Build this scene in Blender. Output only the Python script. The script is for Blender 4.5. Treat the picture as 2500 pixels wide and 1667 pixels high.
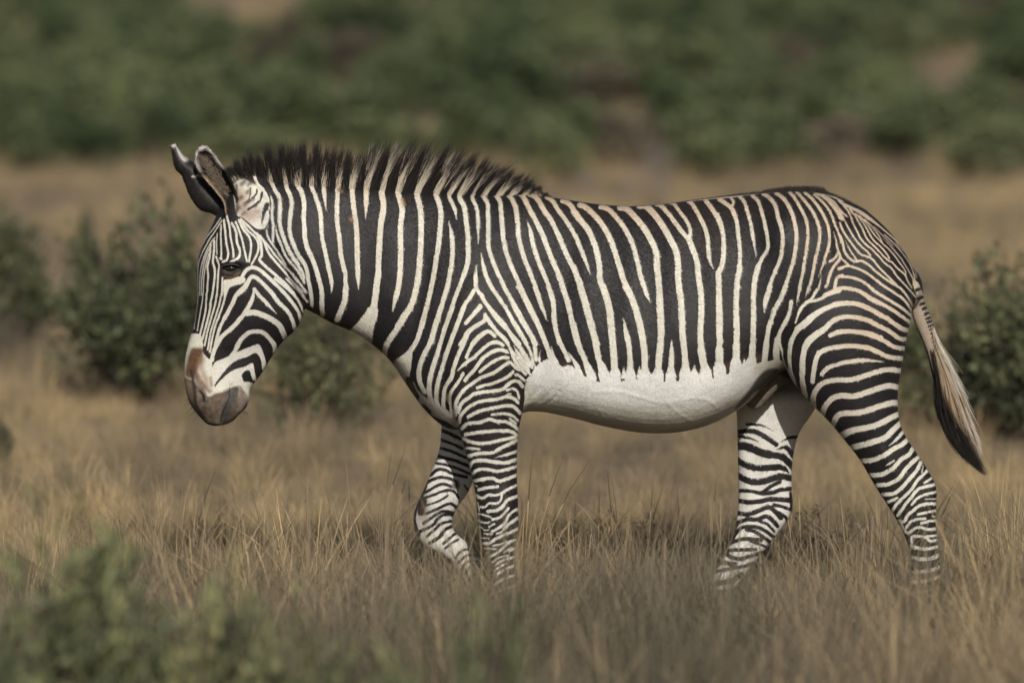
import bpy, math, random
import numpy as np
from mathutils import Vector, Matrix, kdtree

for _o in list(bpy.data.objects):
    bpy.data.objects.remove(_o)
SC = bpy.context.scene
COL = SC.collection
R = math.radians

# ------------------------------------------------------------------ camera, light, exposure
CAM_H, CAM_D = 3.03, 25.0                       # eye height and distance to the animal
PXM = 681.0                                     # photograph pixels per metre at the animal
AIM_Z = (1500 - 833.5) / PXM
PITCH = math.atan2(CAM_H - AIM_Z, CAM_D)
SLANT = math.hypot(CAM_H - AIM_Z, CAM_D)
FPX = PXM * SLANT
cam_d = bpy.data.cameras.new('camera')
cam = bpy.data.objects.new('camera', cam_d); COL.objects.link(cam)
cam.location = (0, -CAM_D, CAM_H)
cam.rotation_euler = (math.pi / 2 - PITCH, 0, 0)
cam_d.sensor_width = 36.0
cam_d.lens = FPX / 2500 * 36.0
cam_d.clip_start, cam_d.clip_end = 0.5, 2000
cam_d.dof.use_dof = True
cam_d.dof.focus_distance = SLANT - 0.17
cam_d.dof.aperture_fstop = (cam_d.lens / 1000) / 0.150
SC.camera = cam

SUN_DIR = Vector((0.13, -1.0, 0.70)).normalized()   # towards the sun
world = bpy.data.worlds.new('World'); SC.world = world
world.use_nodes = True
wn = world.node_tree.nodes; wl = world.node_tree.links
wn.clear()
sky = wn.new('ShaderNodeTexSky'); sky.sky_type = 'NISHITA'; sky.sun_disc = False
sky.sun_elevation = math.asin(SUN_DIR.z)
sky.sun_rotation = math.atan2(SUN_DIR.x, SUN_DIR.y)
sky.dust_density = 1.5
bg = wn.new('ShaderNodeBackground'); bg.inputs[1].default_value = 0.05
wo = wn.new('ShaderNodeOutputWorld')
wl.new(sky.outputs[0], bg.inputs[0]); wl.new(bg.outputs[0], wo.inputs[0])
sun_d = bpy.data.lights.new('sun', 'SUN'); sun_d.energy = 5.0; sun_d.angle = R(0.55)
sun_d.color = (1.0, 0.945, 0.865)
sun = bpy.data.objects.new('sun', sun_d); COL.objects.link(sun)
sun.rotation_euler = SUN_DIR.to_track_quat('Z', 'Y').to_euler()
sun.location = (3, -10, 12)
SC.view_settings.view_transform = 'Standard'
SC.view_settings.look = 'None'
SC.view_settings.exposure = -0.14
SC.view_settings.gamma = 1.0
SC.view_settings.use_curve_mapping = False

# ------------------------------------------------------------------ measures: photograph px <-> metres
cp, sp = math.cos(PITCH), math.sin(PITCH)
def unproj(X, Y, y=0.0):
    """point on the vertical plane at depth y that is seen at px X, Y"""
    dx = (X - 1250) / FPX; dz = (833.5 - Y) / FPX
    d = (dx, cp + dz * sp, -sp + dz * cp)
    t = (y + CAM_D) / d[1]
    return np.array((d[0] * t, y, CAM_H + d[2] * t))
def proj(P):
    x, y, z = P[:, 0], P[:, 1] + CAM_D, P[:, 2] - CAM_H
    f = y * cp - z * sp; u = y * sp + z * cp
    return np.stack((1250 + FPX * x / f, 833.5 - FPX * u / f), 1)

def mat(name):
    m = bpy.data.materials.new(name); m.use_nodes = True
    return m, m.node_tree.nodes, m.node_tree.links, m.node_tree.nodes['Principled BSDF']
def tag(o, label=None, cat=None, group=None, kind=None):
    if label: o['label'] = label
    if cat: o['category'] = cat
    if group: o['group'] = group
    if kind: o['kind'] = kind
    return o
def empty(name, loc=(0, 0, 0)):
    o = bpy.data.objects.new(name, None); COL.objects.link(o); o.location = loc
    o.empty_display_size = 0.1
    return o
def link(name, me, parent=None, m=None):
    o = bpy.data.objects.new(name, me); COL.objects.link(o)
    if parent: o.parent = parent
    if m: me.materials.clear(); me.materials.append(m)
    return o
def npmesh(name, V, F):
    """mesh from arrays; F is an (n,k) int array of equal-sided faces"""
    V = np.asarray(V, np.float32); F = np.asarray(F, np.int32)
    me = bpy.data.meshes.new(name)
    n, k = F.shape
    me.vertices.add(len(V)); me.vertices.foreach_set('co', V.ravel())
    me.loops.add(n * k); me.loops.foreach_set('vertex_index', F.ravel())
    me.polygons.add(n); me.polygons.foreach_set('loop_start', np.arange(0, n * k, k, dtype=np.int32))
    me.polygons.foreach_set('loop_total', np.full(n, k, np.int32))
    me.update(calc_edges=True); me.validate()
    return me
def point_color(me, name, C):
    C = np.asarray(C, np.float32)
    if C.shape[1] == 3: C = np.hstack((C, np.ones((len(C), 1), np.float32)))
    a = me.attributes.new(name, 'FLOAT_COLOR', 'POINT'); a.data.foreach_set('color', C.ravel())
def smooth_shade(me):
    me.polygons.foreach_set('use_smooth', np.ones(len(me.polygons), bool))
# ------------------------------------------------------------------ the coat of the animal
# Each line is one mark of the coat, measured on the side of the body.
# "width [s][t] x y x y ..." white stripe (s/t: tapered start / tip), B black stripe, P / Q white / black patch.
COAT = [((700, 400, 3.92), '''
45 -15 150 0 230 30 300 45 380 30 500 25 620 40 700 70 780 110 870 170 960 195 1040 205 1120 225 1220 240 1350
50 85 110 100 200 140 270 165 370 165 500 170 620 175 720 205 820 250 920 285 1020 310 1110 335 1220 335 1330 340 1440
45t 225 130 235 210 270 300 305 400 325 500 330 620 345 740 370 850 390 950 415 1060 430 1150 427 1235
48t 350 110 350 200 362 320 378 450
48 475 90 485 220 482 400 480 520 490 620 505 720 515 850 535 950 560 1060 565 1180
60 565 1180 555 1300 520 1400 480 1490
55t 625 120 625 220 630 320 645 450 660 560 670 680 672 800 675 950 680 1080 685 1205
55t 785 20 765 130 760 260 760 400 757 520
62 935 10 905 180 910 280 925 380 920 480 900 580 890 720 880 900 875 1050
70 875 1050 855 1200 835 1350 820 1460 780 1530 700 1568
58t 1130 10 1070 170 1060 260 1085 350 1105 450 1090 580 1090 720 1090 900 1085 1050 1070 1180 1040 1300 1010 1410
60 1330 10 1260 180 1245 290 1270 400 1285 520 1285 700 1275 900 1255 1080 1230 1220 1190 1350 1120 1450 1060 1550
55 1540 20 1440 200 1420 280 1455 370 1475 480 1465 640 1450 800 1425 960 1395 1120 1370 1240 1330 1400 1295 1560
'''), ((1050, 440, 3.92), '''
40t 215 40 180 150 215 230 240 300 250 378
50s 178 390 205 520 215 640 210 780 190 900 165 1040 130 1150 85 1300 50 1420 15 1550
52 310 30 280 160 325 260 345 400 360 520 368 680 360 800 330 900 295 1000 250 1120 200 1270 150 1420 110 1560
40t 420 50 400 160 435 240 455 340 460 460 463 620
46 530 40 505 140 545 220 555 350 557 500 560 640 590 750 625 840 680 960 740 1080 810 1200 880 1330 950 1450 1010 1568
50 620 50 615 120 665 200 680 320 690 450 705 580 730 700 780 830 840 960 900 1100 960 1220 1020 1350 1080 1500 1110 1568
50 735 40 725 110 780 180 820 280 835 400 845 540 880 680 920 800 970 920
46t 970 920 1020 1050 1060 1180 1115 1345
48s 928 388 960 490 985 620 1030 760 1080 880 1130 1000 1160 1120 1180 1220 1180 1330 1200 1430 1235 1560
54 830 110 890 160 940 260 1010 390 1070 510 1120 640 1170 770 1220 880 1270 1020 1310 1160 1345 1300 1380 1440 1405 1560
54 950 135 1020 175 1090 290 1160 390 1220 510 1270 630 1330 760 1390 880 1440 1000 1480 1130 1510 1250 1550 1400 1600 1560
46t 1115 165 1170 200 1220 280 1300 380 1370 500 1430 630 1480 760 1532 910
50 1265 200 1330 230 1400 320 1480 430 1540 540
48 1430 235 1500 265 1568 330
45s 488 695 510 820 540 930 590 1030 660 1130 730 1240 790 1340 850 1430 920 1560
44s 445 805 440 900 440 1000 438 1040
42 440 1030 390 1120 330 1210 290 1320 250 1430 200 1560
36 435 1010 470 1085
42 490 1095 520 1160 590 1250 660 1330 740 1430 830 1530 860 1568
38 480 1200 410 1290 345 1370
38 525 1285 520 1340 440 1390 360 1450 320 1520 290 1568
35 525 1285 570 1370 640 1450 700 1510 750 1568
38 615 1490 555 1445 480 1480 430 1530 400 1568
'''), ((900, 750, 3.92), '''
70 40 0 40 100 10 220 5 310
62 400 0 330 110 270 210 210 290 165 370 155 440
55 555 0 520 120 490 240 455 340 400 420 340 480
P -190 250 -120 160 -40 60 0 0 78 0 76 110 22 210 28 310 0 400 -80 360
P 400 400 430 440 410 640 370 720 330 670 250 560 245 510 320 460
52 695 0 640 170 600 320 550 430 510 530 495 640 510 720 545 800
50 815 0 760 150 710 300 660 450 620 580 595 700 590 830 610 900
46 920 0 870 130 820 260 770 400 730 520 690 640 660 760 650 880 665 930
44 1110 130 1030 180 960 240 910 350 860 460 820 570 790 680 740 760 720 860 715 950
38 1075 0 1000 80 935 155
38 1205 275 1150 230 1080 270 1010 340 960 420 938 480
38t 1275 360 1220 330 1150 350 1080 410 1020 470 960 510 900 560 843 612
40 1310 425 1260 405 1190 420 1110 470 1060 530 1010 600 960 650 920 700
35 1330 480 1270 480 1200 510 1130 560 1065 615
34 1110 70 1160 140 1220 230 1300 320 1360 410 1400 500 1450 570 1500 640
38 1440 590 1390 550 1340 520 1280 560 1200 620 1130 650 1060 680 990 730 920 780 870 850 845 920 840 1030
35 1385 605 1320 660 1250 700 1180 730 1100 750 1040 770
30 1490 700 1430 640 1400 640
38 1470 760 1440 710 1390 700 1330 730 1280 780 1200 800 1100 810 1010 830 950 870 890 920 865 1000
28 1440 870 1420 800 1370 775 1320 790
36 1430 910 1380 870 1300 860 1220 880 1130 890 1030 910 950 960 890 1030 870 1100
20 1300 860 1325 835 1360 828
38 1450 1010 1390 950 1330 940 1240 950 1150 970 1050 995 955 1045
28 1430 1080 1370 1030 1290 1015 1180 1025
22 1410 1110 1350 1060
38 1440 1170 1370 1120 1310 1090 1230 1090 1150 1070 1060 1100 950 1110 890 1160
38 1425 1225 1370 1190 1260 1180 1150 1185 1050 1195 925 1215
36 895 1250 960 1280 1060 1300 1180 1290 1290 1265 1400 1240
25 890 1350 960 1345 1060 1355
36 950 1420 1060 1395 1180 1390 1260 1350 1340 1310 1420 1270
32t 1420 1375 1300 1415 1210 1440
36 970 1530 1010 1470 1100 1460 1230 1480 1340 1480 1420 1450
35 905 630 860 710 810 790 790 860 795 960 820 1020
42 1148 0 1200 80 1270 170 1340 240 1400 320 1460 400 1500 470 1540 560
32s 1390 360 1430 440 1480 520 1530 610
P 440 700 480 780 560 860 640 920 720 960 800 1010 860 1110 840 1150 760 1100 640 1050 520 960 460 860 430 780
P 1515 780 1535 720 1568 690 1600 760 1600 900 1560 1000 1520 1060 1475 1130 1450 1180 1452 1100 1475 1000 1495 880
B70 395 690 420 800 450 850
B55 520 950 570 1000
'''), ((1250, 700, 3.92), '''
22 0 600 60 690 130 790 180 850
18s 15 555 90 660 160 770
25 0 465 80 570 150 680 190 780
30 0 330 60 430 130 530 180 640 200 750
42 0 160 60 270 130 390 190 490 215 580 230 700
55 60 0 120 110 190 250 250 370 300 490 340 600 380 720
42t 215 0 260 130 300 230 332 325
50 345 0 385 100 400 230 405 340 430 460 480 580 540 700
56 480 0 530 140 560 280 590 420 630 550 690 680 730 820
62 650 0 700 180 750 360 800 540 830 700 870 850
74 870 0 925 180 945 350 960 500 975 680 985 860
58s 1058 300 1090 430 1115 560 1130 720 1130 860
68 1085 0 1150 120 1200 280 1240 450 1265 620 1270 800
45t 1260 0 1290 80 1318 150
68 1405 0 1415 150 1425 300 1425 470 1410 650 1395 850
60s 1525 510 1525 650 1520 860
50s 1070 765 1065 860
55s 1220 760 1215 860
45s 1340 820 1335 890
45s 795 815 790 890
30s 265 600 262 700 270 800
48s 370 570 400 680 450 800
50s 535 625 600 720 660 840
45s 215 735 225 860
90s 705 690 745 800 760 900
120s 845 690 870 800 900 930
120s 980 720 985 810 990 930
120s 1130 730 1130 820 1135 930
120s 1268 720 1272 810 1270 930
125s 1400 720 1398 820 1395 930
110s 1522 700 1520 820 1520 930
P 190 850 250 750 330 700 400 720 460 770 520 750 580 760 660 830 730 900 600 1000 300 1000
P 150 870 230 820 330 760 430 745 500 775 600 820 700 870 760 890 900 925 1000 915 1100 890 1200 885 1300 905 1400 905 1500 915 1580 910 1600 1200 1560 1450 1200 1450 700 1450 300 1400 160 1300 130 1150 120 1020 125 930
'''), ((1400, 460, 3.92), '''
42t 0 420 60 560 110 680 162 832
62 0 220 70 310 140 400 190 510 225 620 245 740 250 860 290 980 330 1090 350 1200 355 1330 380 1560
62 0 750 60 920 110 1070 150 1220 190 1380 225 1560
58 0 1300 50 1500 70 1568
60 60 160 120 185 210 270 290 370 350 480 400 620 440 750 480 880 540 1000 590 1130 630 1260 660 1400 680 1560
52t 260 180 330 200 420 290 490 390 550 500 590 620 620 740 650 870 690 980 728 1090
66 445 185 510 200 600 290 680 390 740 490 790 600 795 720 810 850 820 1000 820 1130 835 1260 835 1400 830 1560
66 630 170 700 180 780 260 860 370 920 480 980 600 1000 720 1000 850 1015 980 1030 1120 1035 1300 1050 1450 1060 1560
48 790 155 840 170 910 250 980 340 1040 420 1100 480
62 1100 480 1140 580 1180 700 1195 840 1215 980 1225 1150 1215 1350 1215 1560
38 920 140 960 150 1020 230 1080 310 1115 390 1110 480
45t 1100 128 1140 160 1200 260 1250 360 1280 460 1290 580 1300 680 1335 768
48 1260 110 1320 190 1380 290 1420 400 1435 520 1435 640 1420 740 1385 820
60 1385 820 1390 950 1390 1100 1395 1300 1395 1560
38 1390 95 1440 130 1500 180 1540 270 1568 350
28 1500 85 1530 130 1510 185
14 800 150 960 132 1100 122 1300 100 1500 85 1568 78
'''), ((1600, 700, 3.92), '''
68 35 0 45 150 52 320 58 420 45 560 30 700 25 860
60s 152 508 155 650 145 860
66 225 0 245 140 255 330 260 480 280 640 285 810
55s 365 748 370 860
62 430 0 438 150 435 300 430 450 435 600
80 435 600 460 730 480 860
58 605 0 610 150 605 350 610 500 610 650
85 610 600 615 850
56 780 0 775 150 780 300 785 450 775 600
80 775 560 770 820
52 945 0 940 150 940 300 940 450 925 620
70 930 560 920 800
60s 850 680 850 770
42t 1100 0 1075 120 1043 250
46 1250 0 1200 120 1150 210 1110 320 1080 430 1060 560
62 1062 540 1045 680 1040 790
40 1300 140 1280 250 1240 340 1190 430 1160 520
68 1165 500 1150 620 1160 740
25 1190 540 1215 640 1240 740 1290 850 1310 890
28t 1385 0 1365 90 1350 172
28t 1465 0 1435 105
32 1540 30 1500 110 1430 160 1380 220 1355 335
48 1568 240 1490 310 1390 390 1340 470 1310 560 1300 680 1300 800 1330 900
34t 1325 880 1345 940 1362 985
50 1568 430 1500 500 1450 580 1430 680 1420 800 1410 900 1440 1050
42t 1568 620 1530 750 1500 915
50 1568 940 1520 1010 1505 1080 1520 1140
120s 30 700 25 820 20 930
110s 148 700 146 820 140 930
125s 282 680 284 800 280 930
120s 368 760 372 850 372 930
135s 460 690 475 800 490 920
140s 608 640 612 760 620 900
130s 774 600 770 720 765 840
120s 930 590 922 700 910 800
P -10 910 100 915 210 905 330 880 430 895 540 875 660 845 760 810 830 785 900 765 1000 725 1080 710 1130 700 1200 700 1235 745 1280 830 1180 900 1000 1120 800 1400 -10 1500
'''), ((1750, 440, 3.92), '''
50 0 330 40 430 60 560 62 700 50 800 15 880
60 15 880 20 1100 30 1300 30 1560
42 20 185 90 230 150 280 190 400 205 540 220 680 215 820
60 215 820 195 960 185 1150 185 1350 190 1560
24 130 165 158 205 140 255
40t 215 155 260 210 300 330 330 440 345 560 372 730
40 340 150 400 210 430 310 460 420 480 520 485 640 430 730 390 820
56 390 820 365 930 350 1080 355 1250 350 1400 345 1560
42t 440 130 510 180 560 250 590 370 625 480 630 600 610 730 560 860 520 960 490 1060 460 1170 455 1262
42 560 125 640 180 700 280 740 400 760 520 755 640 735 760 700 880 660 1000 620 1110 570 1220 530 1320 490 1420 470 1560
34t 690 110 740 170 800 270 850 380 870 500 860 640 840 770 820 900 790 1030 764 1190
34t 760 115 830 190 900 280 960 390 985 510 970 640 940 760 920 880 890 1000 848 1122
32t 840 120 910 180 980 270 1040 380 1075 490 1075 600 1050 710 1020 800 968 940
26s 1113 490 1140 590 1160 680
26 1160 680 1130 740 1080 775
32 1165 690 1180 740 1120 820 1080 900 1060 980 1042 1020
22 1180 740 1230 780 1270 820
26 930 140 1010 210 1080 300 1120 400 1160 500 1190 590
24 950 125 1040 180 1120 270 1180 370
22 1000 130 1100 220 1160 300 1200 380
20 1050 160 1120 210 1180 290 1240 345
14 0 175 200 150 440 125 600 108 700 103 850 106 980 125
20 980 118 1100 155 1200 205
36 1165 845 1200 838
36 1125 1040 1150 930 1200 910
40 1170 1060 1200 1030 1300 1040 1400 1080 1480 1140 1568 1180
32 1170 1060 1080 1090 1000 1130 930 1155 860 1170 800 1240 765 1350
26s 1005 900 980 1010 930 1100 900 1155
38s 715 1150 690 1270 640 1370 600 1450 575 1540
50 1568 1290 1450 1220 1330 1180 1200 1180 1080 1210 960 1280 870 1370 790 1430 740 1510 720 1568
48 1568 1400 1450 1340 1330 1310 1200 1310 1110 1350 1030 1430 940 1500 880 1560
42 1568 1500 1450 1460 1300 1445 1180 1455 1090 1480
'''), ((1900, 700, 3.92), '''
38 440 80 540 30 600 10 700 20 800 50 900 110 1000 170 1100 230 1180 290 1265 340
46 190 400 260 340 350 260 460 200 560 160 700 155 820 190 930 240 1020 290 1100 350 1180 400 1265 420
46 265 560 300 500 370 440 450 390 510 330 600 290 720 290 850 320 950 370 1050 420 1150 490 1240 500
48 265 560 245 680 235 800 230 900 250 1030
46 500 465 570 430 680 425 800 440 900 470 1000 510 1100 570 1215 590
50 330 900 345 800 365 700 400 630 480 590 600 570 720 565 850 585 950 620 1050 670 1205 690
46t 420 830 480 770 600 730 720 710 850 705 1015 714
55 335 1130 340 1040 380 960 450 910 560 890 680 890 800 860 920 820 1040 790 1180 805
62 420 1220 450 1140 510 1070 600 1040 720 1045 840 1010 960 970 1060 945 1170 965
62 520 1320 560 1240 620 1210 740 1205 860 1180 980 1140 1080 1110 1160 1110
60 620 1420 720 1370 860 1345 960 1310 1060 1260 1155 1215
56 700 1540 820 1510 930 1480 1030 1440 1090 1380 1165 1305
35s 1060 1525 1130 1460 1195 1385
32 1005 92 1090 150 1170 200 1260 270 1280 295
30 1160 95 1210 140 1250 190 1285 250
26 1225 80 1262 140 1300 205
P 1285 -40 1340 -40 1420 170 1500 400 1568 640 1630 900 1568 980 1500 860 1440 640 1370 470 1290 300 1290 200 1320 100
'''), ((2050, 480, 6.272), '''
45 0 590 40 680 70 830 130 920 220 990 330 980 450 1050 560 1150 700 1260 850 1350 950 1430 1060 1568
34s 85 665 140 790 200 880 260 960 300 985
38 0 400 60 540 150 670 240 790 330 880 430 920 500 960 600 1080 700 1180 800 1280 860 1340
35 0 240 80 380 150 510 230 640 320 750 420 840 470 900
35 0 60 130 230 200 400 260 520 320 640 420 750 490 800 580 900 680 1010 800 1110 870 1210 960 1310 1080 1440 1160 1540
33 150 180 250 330 340 480 400 610 470 700 560 790 650 890 740 980 800 1010 890 1100 1000 1200 1040 1290 1100 1390
30 240 260 370 420 450 560 530 680 620 760 700 850 760 950
28 300 290 430 440 520 570 620 680 720 780 820 880 900 990 1000 1130 1010 1210
25 380 350 500 470 600 600 650 700
25s 650 630 750 730 850 840 950 970 1050 1130 1120 1260 1130 1370
20 520 460 680 620 810 750
22 680 580 850 740 970 880 1070 1030 1130 1180 1150 1300
18 850 700 970 820 1080 940 1140 1080 1175 1230
P 0 66 300 205 450 305 600 432 800 605 1010 785 985 795 800 635 600 465 430 350 250 235 0 100
48 0 1090 130 1060 250 1090 400 1160 530 1260 680 1370 830 1470 960 1568
55 0 1220 150 1230 300 1270 430 1350 560 1460 700 1550
'''), ((2050, 1020, 3.92), '''
60 20 160 120 115 260 90 370 60 480 5
55 110 280 230 250 340 220 440 180 500 120 580 50
32s 468 268 540 210 615 125
52 205 410 320 400 430 350 530 290 600 250 660 195
20t 520 408 460 440 440 455
48 285 545 400 540 480 500 550 440 600 390 660 350 710 285
44 355 640 470 630 560 580 620 510 680 440 750 375
40 415 730 520 720 600 660 660 590 730 510 775 425
14 785 520 798 455
30 465 800 550 765
34 510 880 550 820 620 750 690 680 740 600 800 540 850 485
24 810 620 890 565
34 555 930 600 870 650 800 700 740 750 680 830 655 925 630
34 560 980 620 990 650 930 700 890 760 840 830 820 925 818
28 690 830 740 770 820 730 940 700
15 815 775 935 770
28 640 1050 670 1000 730 970 820 960
28 750 920 820 905 925 883
15 885 945 930 938
28 780 1005 850 990 935 983
30 580 985 620 1070 655 1100 710 1060 770 1045 850 1065 940 1058
30 690 1190 690 1140 740 1130 820 1140 870 1175 950 1162
28 820 1135 950 1118
35 680 1220 740 1240 840 1250 955 1225
42 690 1330 760 1345 860 1345 960 1305
40 690 1465 820 1465 970 1420
40 690 1570 820 1560 970 1510
40 690 1670 820 1660 970 1620
'''), ((960, 1020, 3.92), '''
34 735 440 790 410 900 410 1020 430 1190 392
34 760 530 820 490 900 490 1000 510 1090 490 1190 458
36 775 600 870 580 950 575 1015 605 1090 580 1190 542
34 815 685 900 665 1000 655
30 800 740 850 765 910 735 980 735 1040 715 1100 680 1195 635
25 835 850 880 850 920 815 990 815 1030 780 1042 715
36 905 890 990 880 1050 840 1100 780 1195 745
28 950 970 1020 950 1060 910 1100 865
30 945 1085 1010 1050 1070 1000 1110 920 1195 865
34 1060 1060 1110 1010 1200 950
32 840 1195 920 1195 990 1150 1080 1110 1150 1080 1215 1045
18 810 915 870 925 940 950
18 805 975 870 1000 925 995
14 815 1035 855 1050
20 915 1040 970 1010
14 865 1070 920 1070
17 870 1105 950 1110
20 990 1105 1045 1085
14 840 1145 920 1150
20 955 1220 1030 1205 1085 1180
28 920 1330 1000 1285 1060 1230 1120 1180 1200 1158
18 870 1245 985 1250
14 870 1290 910 1290
20 1060 1285 1110 1250 1135 1235
24 1115 1270 1180 1235
20 950 1380 1010 1335 1100 1315
26 980 1410 1040 1365 1170 1322
20 970 1460 1040 1410 1090 1390
28 1000 1490 1080 1440 1165 1408
30 960 1600 1050 1540 1170 1500
30 930 1690 1050 1640 1170 1600
16 775 640 805 650
14 788 720 810 765
12 810 805 825 885
'''), ((400, 320, 3.92), '''
P 640 470 700 430 820 480 900 540 980 640 1000 720 1000 860 950 930 880 930 760 830 700 800 670 640
34 870 440 890 500 945 560 990 640 1002 740
B14 890 560 880 610 800 685
B20 940 590 920 660 870 705 805 750
B42t 988 700 955 780 930 890
B10 830 540 820 640 775 690
42 1010 440 1060 560 1105 640 1110 740 1105 860 1130 970 1170 1080 1220 1180 1280 1270
34t 1280 1270 1330 1370 1348 1450
30s 1012 595 1038 690 1030 800 1045 900 1042 1050
25s 1068 885 1080 980 1120 1080 1160 1180 1220 1260 1290 1350 1340 1450
22s 1005 895 980 960 1010 1040 1060 1110 1110 1180 1168 1278
24 740 840 800 900 870 970 930 1020 1000 1100 1060 1180 1130 1260 1210 1340 1290 1440 1350 1540
27 920 1000 960 1060 1000 1160 1060 1240 1140 1330 1230 1430 1320 1540
31 890 980 930 1080 935 1190 920 1240 980 1300 1070 1380 1160 1460 1250 1560
24 735 850 800 950 870 1010 905 1080 895 1170 840 1275
24 718 850 760 940 820 1020 835 1110 815 1245
22 688 870 720 950 750 1040 770 1130 795 1240
26 650 880 690 960 700 1060 725 1150 715 1210 640 1255
22 600 800 630 920 640 1020 660 1120 670 1205
24 575 850 590 980 600 1080 620 1180 610 1230 570 1252
18 550 900 545 1000 550 1100 550 1215
28 545 1218 556 1222
12 512 980 505 1080 510 1180
13 545 830 500 900 440 980 380 1070 330 1180 318 1300
13 555 855 480 975 420 1070 360 1180 328 1300 322 1560
13 490 1020 430 1100 380 1220 350 1350 340 1568
13 455 1090 410 1180 378 1300 362 1450 358 1568
12 432 1170 402 1280 384 1400 376 1568
20 448 1080 440 1200 418 1300 425 1400 408 1568
24 482 1050 480 1150 470 1250 490 1350 465 1568
20 500 1200 530 1280 520 1380 510 1568
20 562 1400 556 1568
P 575 1430 620 1425 720 1390 760 1400 700 1450 630 1500 595 1568 572 1568
40 745 1400 790 1330 850 1305 920 1330 1000 1400 1080 1480 1160 1560
42 700 1568 780 1500 830 1400 880 1400 960 1470 1040 1560
'''), ((400, 680, 3.92), '''
46 830 0 770 80 700 150 660 230 620 310 580 380
34 580 380 540 460 510 560 490 650
42 1038 148 1090 220 1160 290 1220 380 1260 490
38 1155 145 1218 220 1280 310 1315 410
32 1060 0 1150 70 1240 150 1300 230 1340 320
26 1170 0 1260 80 1320 150 1368 225
18 1260 0 1310 60 1365 135
48s 865 85 850 180 810 270 760 350 700 430
46 700 430 630 490 560 550 520 610 480 690 460 780
40t 865 100 930 180 1000 250 1075 330
60 800 330 870 320 960 350 1040 390 1110 450 1160 560
46t 700 640 740 580 800 520 870 500 950 510 1010 570 1060 640 1060 700 1045 745
P 490 800 560 770 620 740 660 690 700 620 730 640 700 700 800 660 900 625 930 660 960 740 978 820 945 880 930 780 880 710 800 745 700 780 620 840 560 910 500 990 480 1020 460 950 460 870
P 850 810 868 890 885 970 850 960 820 880 775 885 745 930 775 1000 815 1060 812 1110 740 1060 700 1010 640 1020 600 1080 520 1100 490 1040 540 980 600 920 680 870 780 840
12 327 140 325 200 310 330 290 480
13 371 140 370 200 345 350 320 500
20 410 140 400 300 370 440 340 560
24 465 140 440 300 410 430 370 580
21 508 140 490 250 450 390 420 500 390 640
20 554 140 530 250 490 380 450 510 420 680
22 605 40 590 150 560 270 510 400 470 540 440 700
P 580 15 700 10 775 -10 765 40 660 70 620 100 592 180 575 100
P 190 560 340 530 375 620 372 700 420 760 460 800 480 1020 520 1080 620 1000 860 1000 900 1150 700 1450 400 1500 150 1150 150 760
''')]
_tk = [(285,20),(300,85),(318,130),(335,165),(350,205),(362,240),(372,268),(382,297),(390,325),(397,353),(406,386),(414,417),(420,446)]
COAT.append(((2150, 700, 3.137), '\n'.join('B%d %d %d %d %d' % (22 - i, x - 14, y + 5, x + 30, y - 12) for i, (x, y) in enumerate(_tk))))

COAT_FF = [((960, 1020, 3.92), '''
B30 470 120 570 160 640 200
B26 460 205 550 240 660 290
B26 440 285 520 305 600 340 720 385
B30 415 355 500 385 590 405 740 465
B24 390 430 470 440 610 480 750 540
B28 355 550 430 490 500 500 560 530 700 565
B28 320 620 400 580 460 565 540 580 600 610
B26 290 720 400 660 470 635 550 655
B24 290 765 370 740 450 710 530 690 590 710 625 760
B20 300 840 400 810 480 770 520 740
B26 310 915 420 870 500 830 560 820 620 860
B26 290 1005 400 930 480 890 600 905
B28 250 1085 360 1030 440 950 500 920 590 925
B28 320 1135 400 1060 450 1010 520 990 590 980
B30 350 1195 440 1140 490 1070 560 1035
B26 480 1200 560 1130 600 1105
B20 500 1245 560 1195 620 1165
B22 590 1340 650 1270 720 1255
B22 620 1390 700 1315 800 1310
B22 650 1455 710 1375 800 1375
B22 690 1490 760 1405 830 1420
B22 720 1560 790 1470 850 1480
B60 290 800 270 900
B50 300 650 240 790 200 900 195 1000 230 1110
B16 680 640 720 690
''')]
COAT_HF = [((1700, 900, 3.92), '''
B22t 480 528 620 540 750 595
B42 390 600 540 595 640 640 765 722
B28t 390 640 500 660 615 702
B72 385 740 470 740 600 790 700 820
B58 700 820 820 840 880 890 935 950
B45s 765 772 850 750 900 790 935 840
B25s 800 700 880 660 965 650
B55 385 870 460 910 560 945 680 945 800 940
B48t 800 940 850 960 885 1000
B58 385 1010 480 1060 600 1080 720 1050 800 1030 930 1050
B34 395 1165 500 1165 620 1185 700 1130 800 1080
B38 620 1190 720 1185 820 1160 925 1148
B42 395 1260 500 1275 620 1265 720 1245 925 1262
B42 380 1375 500 1390 600 1355 690 1320 740 1350 805 1425
B30 740 1300 830 1320 930 1360
B24 900 1190 912 1340
B38 385 1475 480 1440 580 1440 670 1410 730 1450 775 1500
B28 740 1370 800 1380 860 1430 865 1480
'''), ((1700, 1060, 3.92), '''
B26 350 1000 375 900 400 850
B32 335 1010 400 920 450 885 540 880 620 900 700 950 745 985
B32 480 910 560 930 640 980 715 1035
B25 600 830 680 860 745 925
B36 325 1040 400 1010 450 1000 530 1000 620 1010
B24 520 1020 600 1050 690 1080
B32 295 1110 400 1105 570 1100
B36 280 1100 310 1160 400 1190 500 1170 640 1130
B40 200 1250 250 1220 320 1240 370 1240
B30 190 1310 300 1290 400 1270 570 1225
B45 160 1430 330 1400 430 1340
B35 150 1510 320 1495 420 1450
B35 130 1600 320 1580
''')]

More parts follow.
